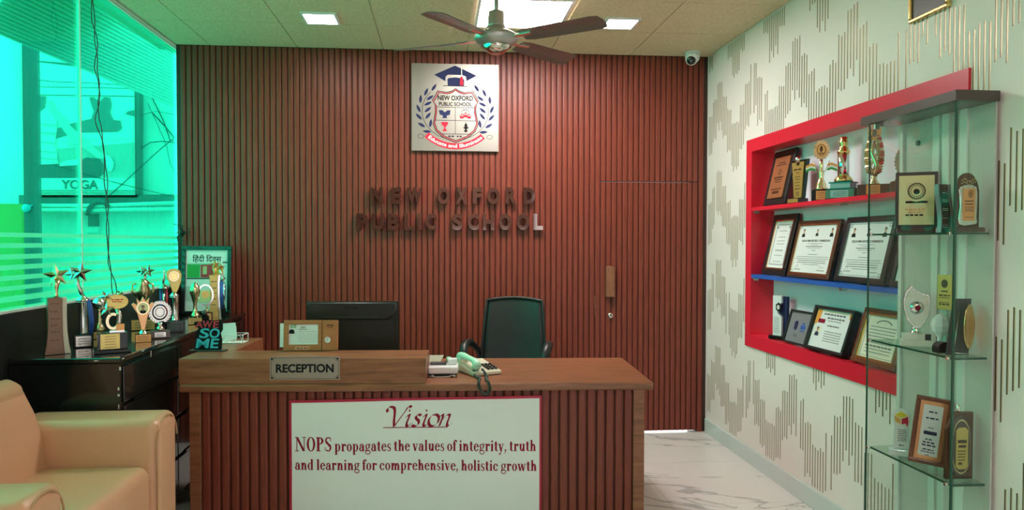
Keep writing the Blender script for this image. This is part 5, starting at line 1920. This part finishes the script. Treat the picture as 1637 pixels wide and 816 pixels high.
# heading in Devanagari, vowel sign i set before its consonant as it is drawn
g = text('\u093f\u0939\u0902\u0926\u0940 \u093f\u0926\u0935\u0938', 0, fh_-.095, w=.21, h=.062, y0=YP, y1=-.0015, bold=.006)
hw = .105
ok = len(g.v) > 200
g.build('heading', 'print_black', t)
g = G()
rr = random.Random(2)
x_ = -.10
while x_ < .11:
    wd_ = rr.uniform(.018, .04)
    g.box(x_, x_+wd_, YP, -.0015, fh_-.152, fh_-.149)
    for k in range(int(wd_/.012)):
        xx = x_+.006+.012*k
        g.box(xx, xx+.002, YP, -.0015, fh_-.172, fh_-.150)
        g.ring(xx-.003, fh_-.162, .005, .006, .002, .002, YP, -.0015, 90, 330, 8)
    x_ += wd_+.010
g.box(.115, .150, YP, -.0015, fh_-.128, fh_-.116)
g.build('lettering', 'print_grey', t)
for (a, b, c, d, m) in ((HX0+.01, -.05, .235, .33, 'flag_green'), (HX0+.03, -.075, .25, .315, 'saffron'), (-.045, .05, .235, .33, 'ribbon_red'), (-.03, .0, .26, .32, 'cream_plate'), (.0, .035, .245, .30, 'flag_green'), (.055, .12, .235, .325, 'saffron'),
                        (HX0+.005, .14, .224, .232, 'print_black'), (HX0+.005, .10, .332, .338, 'flag_green'), (-.16, -.08, .06, .17, 'poster_mid'), (-.06, .06, .05, .14, 'cream_plate'), (.075, .14, .06, .18, 'ribbon_blue')):
    G().box(max(a, HX0+.002), min(b, HX1-.002), YP-.0002*rr.random(), -.0015, fh_-.47+c, fh_-.47+d).build('picture_print', m, t)

# ------------------------------------------------------------------ trophies on the cabinet
GRP = 'trophies on the black cabinet'


def tro(name, label, px, py, rz=0, scale=1):
    p = at(px, py, Z=KZ)
    face = math.degrees(math.atan2(p.x, p.y))
    t = thing(name, label, 'trophy', (p.x, p.y, KZ), (0, 0, R(-face+rz)), GRP)
    return t, p.y/1149.0      # metres per photograph pixel there


def star_g(cx, cz, r, tilt=0, y=0, th=.010):
    g = G().star(cx, cz, r, y-th/2, y+th/2, k=.40, rot=90+tilt, bulge=.012)
    return g


# 1 tall tapered pillar with star
t, u = tro('star_trophy', 'tall tapered mauve pillar trophy with a gold star, nearest the window end', 82, 569, 6)
u = 3.62/1149
t.location.y += .05
h = 87*u
pr = [(17, 0), (14.5, 15), (12.5, 35), (12, 60), (12.5, 87)]
fac = [(-a*u, b*u) for a, b in pr]+[(a*u*.55, b*u) for a, b in reversed(pr)]
G().prism(fac, -.03, .03).build('front_block', 'trophy_mauve', t, bevel=.002)
sd_ = [(a*u*.56, b*u) for a, b in pr]+[(a*u*1.08, b*u) for a, b in reversed(pr)]
G().prism(sd_, -.024, .03).build('side_block', 'trophy_ivory', t, 'ivory side strip', bevel=.002)
g = G()
for k, z in enumerate((78, 66, 55, 45, 35, 22)):
    g.rows(-9*u, 3*u, z*u, .006, -.0312, -.0298, seed=k, hi=3)
g.build('lettering', 'plaque_wood', t)
G().lathe([(.014, 0), (.010, .012), (.007, .02), (.012, .05), (.020, .085)], cz=h).build('neck', 'pale_gold', t)
star_g(.002, h+34*u, 19*u, 8).build('star', 'pale_gold', t, 'gold star')

# 2 silver column with shooting stars and ribbon
t, u = tro('star_trophy', 'silver column trophy with two tilted silver stars and a blue ribbon', 133, 555, 4)
plinth(t, 25*u, .07, 19*u, 'black_gloss', 'nickel', .82, .8)
G().lathe([(7*u, 0), (6*u, 3*u), (6*u, 49*u), (7*u, 51*u)], cz=19*u).build('column', 'chrome', t)
G().lathe([(10*u, 0), (9*u, 3*u), (4*u, 7*u), (3*u, 9*u)], cz=70*u).build('cup', 'silver', t)
G().tube([(0, 0, 78*u), (-3*u, 0, 86*u), (-7*u, 0, 96*u), (-6*u, 0, 108*u)], [2.6*u, 3*u, 3.4*u, 2*u]).build('stem', 'silver', t)
star_g(-3*u, 115*u, 17*u, -8, -.012).build('star', 'silver', t)
star_g(-13*u, 112*u, 12*u, 20, .010).build('star', 'silver', t)
G().tube([(7*u, -.02, 72*u), (9*u, -.03, 60*u), (11*u, -.028, 40*u), (10*u, -.02, 18*u)], [2.6*u, 3.4*u, 3.4*u, 2.4*u], flat=.3).build('ribbon', 'ribbon_blue', t)

# 3 globe
t, u = tro('globe_trophy', 'small trophy with a shiny ball on a stepped gold stem', 159, 542)
plinth(t, 17*u, .05, 12*u, 'black_gloss', 'gold_plate', .9, .85)
G().lathe([(8*u, 0), (8.5*u, 2*u), (6*u, 8*u), (3*u, 14*u), (4*u, 17*u), (2*u, 20*u), (3.5*u, 26*u), (1.5*u, 30*u), (4*u, 34*u)], cz=12*u).build('stem', 'pale_gold', t)
G().ball(0, 0, 54*u, 9.5*u).build('ball', 'chrome', t)

# 4 big plaque with birds
t, u = tro('oval_trophy', 'gold oval leaf plate with two silver stars on a big black cube', 180, 563, 4)
G().box(-26*u, 24*u, -.06, .05, 0, 5*u).build('foot', 'black_gloss', t, bevel=.002)
plinth(t, 40*u, .085, 25*u, 'black_gloss', None, z=5*u)
G().box(-17*u, 9*u, -.0445, -.042, 6*u, 29*u).build('name_plate', 'gold_plate', t)
g = G()
for k in range(5):
    g.rows(-11*u, 4*u, (25-4*k)*u, .003, -.0455, -.044, seed=k, hi=3)
g.build('engraving', 'plaque_wood', t)
G().box(-4*u, 16*u, -.02, .02, 30*u, 33*u).build('upper_base', 'silver', t)
G().box(5*u, 16*u, -.024, -.02, 33*u, 43*u).build('small_plate', 'orange_plate', t)
G().ring(1*u, 47*u, 10*u, 13*u, 4*u, 4*u, -.012, .008, 60, 330, 22).build('curved_support', 'pale_gold', t)
G().tube([(4*u, 0, 34*u), (9*u, 0, 44*u), (10*u, 0, 56*u), (7*u, 0, 66*u)], [3*u, 3.5*u, 4*u, 3*u]).build('stem', 'silver', t)
G().disc(7*u, 77*u, 15*u, 11*u, -.010, -.002).build('oval_plate', 'gold_plate', t, 'gold oval plate')
g = G().rows(-1*u, 15*u, 80*u, .005, -.0115, -.0095, seed=1).rows(0, 14*u, 77*u, .004, -.0115, -.0095, seed=2)
g.build('engraving', 'print_red', t)
star_g(-9*u, 86*u, 10*u, 25, -.012).build('star', 'silver', t)
star_g(-8*u, 66*u, 12*u, -5, -.018).build('star', 'silver', t)
star_g(11*u, 90*u, 6*u, -25, -.004).build('star', 'pale_gold', t)

# 5 portrait cup
t, u = tro('portrait_trophy', 'rose gold winged trophy with a round portrait and an orange name plate', 229, 547, 2)
plinth(t, 22*u, .05, 12*u, 'black_gloss', 'orange_plate', .96, .95)
G().lathe([(8*u, 0), (6*u, 2*u), (2.5*u, 7*u)], cz=12*u).build('stem', 'silver', t)
wing = [(-2.5, 18), (2.5, 18), (5, 32), (8, 44), (16, 58), (13, 61), (8, 57), (9, 68), (4, 62), (0, 70), (-4, 62), (-9, 68), (-8, 57), (-13, 61), (-16, 58), (-8, 44), (-5, 32)]
G().prism([(a*u, b*u) for a, b in wing], -.007, .007).build('winged_body', 'copper_plate', t, bevel=.002)
G().ring(0, 52*u, 9*u, 10*u, 1.6*u, 1.6*u, -.010, -.006).build('portrait_rim', 'pale_gold', t)
G().disc(0, 52*u, 7.6*u, 8.6*u, -.009, -.006).build('portrait_ground', 'cream_plate', t)
portrait(t, 0, 50*u, 13*u, -.009, 'print_black')

# 6 star trophy behind
t, u = tro('star_trophy', 'taller gold trophy with a silver star rising behind the portrait trophy', 229, 528, 0)
plinth(t, 34*u, .06, 17*u, 'black_gloss', 'gold_plate', .95, .9)
G().lathe([(7*u, 0), (4*u, 5*u), (3*u, 20*u), (7*u, 34*u), (11*u, 44*u), (8*u, 52*u), (10*u, 56*u), (4*u, 62*u)], cz=17*u).build('cup', 'pale_gold', t)
for sx in (-1, 1):
    G().tube([(sx*9*u, 0, 52*u), (sx*15*u, 0, 60*u), (sx*14*u, 0, 70*u), (sx*8*u, 0, 72*u)], [1.4*u]*4, n=8).build('handle', 'gold', t)
G().tube([(0, 0, 76*u), (4*u, 0, 82*u), (1*u, 0, 88*u), (4*u, 0, 74*u)], 2*u, n=8).build('stem', 'silver', t)
star_g(7*u, 91*u, 11*u, -10, -.006).build('star', 'silver', t)
star_g(-1*u, 90*u, 9*u, 15, .006).build('star', 'silver', t)

# 7 wreath
t, u = tro('wreath_trophy', 'silver laurel wreath trophy with a round medallion on a dark red base', 256, 541, 2)
plinth(t, 28*u, .06, 12*u, 'plaque_wood', 'nickel', .55, .6)
G().lathe([(8*u, 0), (5*u, 4*u), (3*u, 8*u), (4*u, 12*u)], cz=12*u).build('stem', 'nickel', t)
for k in range(22):
    a_ = R(-70+320*k/21)
    r0_ = 13*u
    cx_, cz_ = r0_*math.cos(a_), 40*u+r0_*1.1*math.sin(a_)
    d_ = a_+R(60)
    G().prism([(cx_, cz_), (cx_+3*u*math.cos(d_-.6), cz_+3*u*math.sin(d_-.6)), (cx_+6*u*math.cos(d_), cz_+6*u*math.sin(d_)), (cx_+3*u*math.cos(d_+.6), cz_+3*u*math.sin(d_+.6))], -.007+.002*(k % 2), .004).build('laurel_leaf', 'nickel', t)
G().ring(0, 40*u, 13*u, 14.5*u, 2*u, 2*u, -.003, .003).build('ring', 'nickel', t)
G().disc(0, 40*u, 9*u, 10*u, -.004, .004).build('medallion', 'nickel', t)
G().ring(0, 40*u, 6.5*u, 7.5*u, 1*u, 1*u, -.006, -.0035).build('relief', 'print_grey', t)

# 8 slim figure trophy
t, u = tro('figure_trophy', 'slim trophy with a small upright silver figure over blue and red columns', 262, 520)
plinth(t, 18*u, .05, 14*u, 'black_gloss')
for sx, m in ((-4, 'ribbon_blue'), (0, 'chrome'), (4, 'ribbon_red')):
    G().lathe([(1.8*u, 0), (1.8*u, 42*u)], cx=sx*u, cz=14*u, n=12).build('column', m, t)
G().lathe([(8*u, 0), (7*u, 2*u), (2*u, 6*u)], cz=56*u).build('cup', 'silver', t)
G().tube([(0, 0, 60*u), (0, 0, 72*u), (.5*u, 0, 80*u), (0, 0, 88*u)], [1.2*u, 2.4*u, 1.6*u, .6*u], n=8).build('figure', 'silver', t)

# 9 medallion shield on column
t, u = tro('shield_trophy', 'gold leaf shaped shield with a ring medallion on a silver column', 279, 531)
plinth(t, 26*u, .07, 17*u, 'black_gloss', 'dark_grey', .8, .7)
G().lathe([(7*u, 0), (6*u, 2*u), (6*u, 36*u), (7.5*u, 38*u)], cz=17*u).build('column', 'chrome', t)
G().lathe([(8*u, 0), (5*u, 3*u), (2*u, 7*u)], cz=55*u).build('cup', 'silver', t)
shp9 = [(-2, 60), (3, 60), (7, 68), (10, 78), (11, 88), (8, 95), (2, 98), (-6, 97), (-11, 92), (-10, 84), (-6, 74)]
G().prism([(a*u, b*u) for a, b in shp9], -.006, .006).build('shield', 'gold_plate', t, bevel=.002)
G().ring(0, 86*u, 7.5*u, 8*u, 2*u, 2*u, -.010, -.005).build('ring', 'pale_gold', t)
G().disc(0, 86*u, 5*u, 5.5*u, -.0085, -.005).build('medallion', 'gold', t)

# 10 tulip cup and loop
t, u = tro('tulip_trophy', 'gold tulip bud trophy with a silver loop round a small medallion', 312, 519)
plinth(t, 20*u, .06, 11*u, 'black_gloss', 'gold_plate', .95, .9)
G().lathe([(8*u, 0), (6*u, 4*u), (3*u, 10*u), (2.5*u, 20*u), (5*u, 30*u), (7.5*u, 38*u), (7*u, 46*u), (4*u, 52*u), (1*u, 54*u)], cz=11*u).build('bud', 'pale_gold', t, 'gold bud')
G().ring(15*u, 45*u, 12*u, 17*u, 2.4*u, 2.4*u, -.006, .006, -120, 200, 30).build('loop', 'silver', t)
G().disc(15*u, 46*u, 6*u, 6*u, -.008, -.002).build('medallion', 'gold_plate', t)
G().lathe([(5*u, 0), (3*u, 4*u), (2*u, 10*u)], cx=14*u, cz=12*u).box(6*u, 20*u, -.02, .02, 0, 12*u).build('loop_foot', 'black_gloss', t)

# 11 small box with orange plate
t, u = tro('small_trophy', 'small gold cup on a squat base with an orange plate beside the tulip trophy', 331, 513)
plinth(t, 16*u, .05, 13*u, 'black_gloss', 'orange_plate', .8, .8)
G().lathe([(4*u, 0), (2*u, 3*u), (1.5*u, 7*u), (3*u, 12*u)], cz=13*u).build('cup', 'pale_gold', t)

# 12 tall gold pillar
t, u = tro('pillar_trophy', 'tall tapered gold pillar trophy with an orange star before the framed poster', 344, 512)
pr = [(9.5, 0), (8, 18), (7, 36), (7, 56), (8.5, 70)]
G().prism([(-a*u, b*u) for a, b in pr]+[(a*u*.5, b*u) for a, b in reversed(pr)], -.03, .02).build('front_block', 'gold_plate', t, bevel=.002)
G().prism([(a*u*.52, b*u) for a, b in pr]+[(a*u, b*u) for a, b in reversed(pr)], -.02, .02).build('side_block', 'silver', t, bevel=.002)
g = G()
for k, z in enumerate((60, 50, 42, 33, 24)):
    g.rows(-5*u, 2*u, z*u, .006, -.0312, -.0298, seed=k, hi=3)
g.build('lettering', 'plaque_wood', t)
G().lathe([(3*u, 0), (2*u, 4*u), (3.5*u, 10*u)], cz=70*u).build('neck', 'orange_plate', t)
star_g(0, 86*u, 8*u, 5).build('star', 'orange_plate', t, 'orange star')

# 13 silver star behind
p = at(354, 497, Y=5.36)
t = thing('star_trophy', 'slim blue and silver column trophy with a rose star, rearmost beside the framed poster', 'trophy', (p.x, 5.36, KZ), (0, 0, R(12)), GRP)
u = 5.36/1149
plinth(t, 13*u, .05, 14*u, 'black_gloss')
G().lathe([(4*u, 0), (4*u, 40*u)], cz=14*u).build('column', 'ribbon_blue', t)
G().lathe([(1.5*u, 0), (1.5*u, 40*u)], cx=4*u, cz=14*u, cy=-.01).build('column', 'chrome', t)
G().tube([(0, 0, 54*u), (3*u, 0, 60*u), (0, 0, 68*u), (-2*u, 0, 74*u)], [2.5*u, 2.5*u, 2*u, 1.5*u]).build('stem', 'silver', t)
star_g(-2*u, 78*u, 7*u, -12).build('star', 'copper_plate', t, 'rose star')

# ================================================================== ARMCHAIR
t = thing('armchair', 'tan leather armchair with padded arms in front of the black cabinet', 'armchair', (-1.50, 2.80, 0))


def pad(x0, x1, y0, y1, z0, z1, name, bev=.05, seg=5, label=None, m='leather'):
    o = G().box(x0, x1, y0, y1, z0, z1).build(name, m, t, label, bevel=bev, seg=seg)
    for f in o.data.polygons:
        f.use_smooth = True
    return o


AX1 = -1.205+1.50
pad(-.33, AX1, .38, .62, .10, .785, 'arm', .045)
pad(-.33, AX1, -.62, -.38, .10, .785, 'arm', .045)
for sy in (.50, -.50):
    G().tube([(AX1-.004, sy+.117*math.cos(R(a)), .665+.117*math.sin(R(a))) for a in range(0, 181, 15)]+[(AX1-.004, sy-.117, .12)], .004, n=6).build('seam', 'leather_seam', t)
pad(-.22, AX1-.02, -.375, .375, .30, .60, 'seat', .05)
pad(-.30, AX1-.03, -.375, .375, .10, .295, 'base', .015)
# backrest, leaning towards the window, rounded top
prof = [(-.20, .12), (-.150, .45), (-.150, .60), (-.172, .72), (-.205, .83), (-.240, .905), (-.275, .955), (-.315, .975), (-.355, .955), (-.385, .89), (-.390, .78), (-.380, .12)]
vs, fs = [], []
n = len(prof)
for y_ in (-.40, -.38, .38, .40):
    sh = 0 if abs(y_) < .39 else .018
    for x_, z_ in prof:
        vs.append((x_+(sh if x_ < -.24 else -sh), y_, z_-(sh if z_ > .9 else 0)))
for i in range(3):
    for k in range(n):
        l = (k+1) % n
        fs.append((i*n+k, i*n+l, (i+1)*n+l, (i+1)*n+k))
fs += [tuple(range(n))[::-1], tuple(range(3*n, 4*n))]
bk = G().add(vs, fs, True).build('backrest', 'leather', t, bevel=.012, seg=3)
for sx in (-.30, AX1-.06):
    for sy in (-.55, .55):
        G().lathe([(.018, 0), (.024, .10)], cx=sx, cy=sy, n=14).build('leg', 'dark_grey', t)

# ================================================================== CEILING FAN
hx, hy, hz = .324, 4.10, 2.70
t = thing('ceiling_fan', 'brown bladed ceiling fan with a silver hub hanging from the ceiling', 'fan', (hx, hy, hz))
G().lathe([(.005, -.075), (.030, -.072), (.035, -.058), (.060, -.050), (.085, -.030), (.118, -.008), (.130, .012), (.128, .022), (.100, .040), (.062, .058), (.056, .075)], n=40).build('motor_housing', 'fan_metal', t)
G().lathe([(.030, -.078), (.058, -.060), (.086, -.036), (.084, -.034), (.050, -.056)], n=36).build('lower_dish', 'silver', t)
G().lathe([(.013, .07), (.013, ZC-hz-.03)], n=14).build('down_rod', 'fan_metal', t)
G().lathe([(.056, .072), (.050, .085), (.044, .16), (.020, .17)], n=24).build('coupling_cover', 'fan_metal', t)
G().lathe([(.02, ZC-hz-.10), (.055, ZC-hz-.05), (.06, ZC-hz-.002)], n=24).build('canopy', 'fan_metal', t)
for an, ln, tw in ((158, .62, -14), (37, .62, -13), (-40, .68, -11), (-127, .62, -6)):
    g = G()
    vs = []
    for k, (r_, hw_, dz) in enumerate(((.17, .050, 0), (.22, .062, -.002), (.40, .066, -.006), (ln-.05, .070, -.010), (ln-.01, .060, -.011), (ln, .035, -.012))):
        for s_ in (0, 1):
            for v in (-1, -.4, .4, 1):
                vs.append((r_, v*hw_, dz+s_*.004-.006*v*v+v*hw_*math.tan(R(tw))))
    fs = []
    for i in range(5):
        for j in range(3):
            a_ = i*8+j
            fs += [(a_, a_+8, a_+9, a_+1), (a_+4, a_+5, a_+13, a_+12)]
        fs += [(i*8, i*8+4, i*8+12, i*8+8), (i*8+3, i*8+11, i*8+15, i*8+7)]
    fs += [(0, 1, 2, 3, 7, 6, 5, 4), (40, 44, 45, 46, 47, 43, 42, 41)]
    g.add(vs, fs)
    bl = g.build('blade', 'fan_brown', t, loc=(0, 0, .004), rot=(0, 0, R(an)))
    G().box(.09, .24, -.022, .022, -.004, .004).build('bracket', 'silver', bl, bevel=.002)

# ================================================================== DOME CAMERA
p = at(1110, 86, Z=ZC)
t = thing('security_camera', 'white dome security camera on the ceiling in the corner by the wooden wall', 'camera', (p.x-.03, 5.56, ZC), (0, 0, 0))
G().lathe([(.062, -.012), (.062, 0)], n=32).build('mount_ring', 'white_plastic', t)
G().lathe([(.030, -.085), (.052, -.062), (.058, -.035), (.060, -.012)], n=32).build('housing', 'white_plastic', t)
o = G().lathe([(.006, .028), (.028, .030), (.040, .022), (.046, .004), (.046, -.01)], n=28).build('eyeball', 'white_plastic', t, loc=(-.012, -.012, -.060), rot=(R(118), 0, R(-25)))
o = G().lathe([(.003, .036), (.030, .034), (.035, .026)], n=28).build('lens_window', 'black_gloss', t, 'black lens window', loc=(-.012, -.012, -.060), rot=(R(118), 0, R(-25)))
G().lathe([(.003, .040), (.010, .039), (.012, .033)], n=20).build('lens', 'print_grey', t, loc=(-.012, -.012, -.060), rot=(R(118), 0, R(-25)))

# everything that stands on a shelf, the desk or the cabinet keeps a hair of clearance
for o in COL.objects:
    if o.parent is None and o.get('category') and o.type in ('EMPTY', 'MESH') and o.get('kind') != 'structure':
        z = o.location.z
        if any(abs(z-v) < 1e-4 for v in (SH0, SH1, SH2, KZ, TZ, LZ, Z1, Z2, Z3)):
            o.location.z += .0012

for o in COL.objects:      # lines of lettering too fine to pick apart
    if o.parent is not None and o.name.split('.')[0] in ('lettering', 'engraving'):
        o['kind'] = 'stuff'
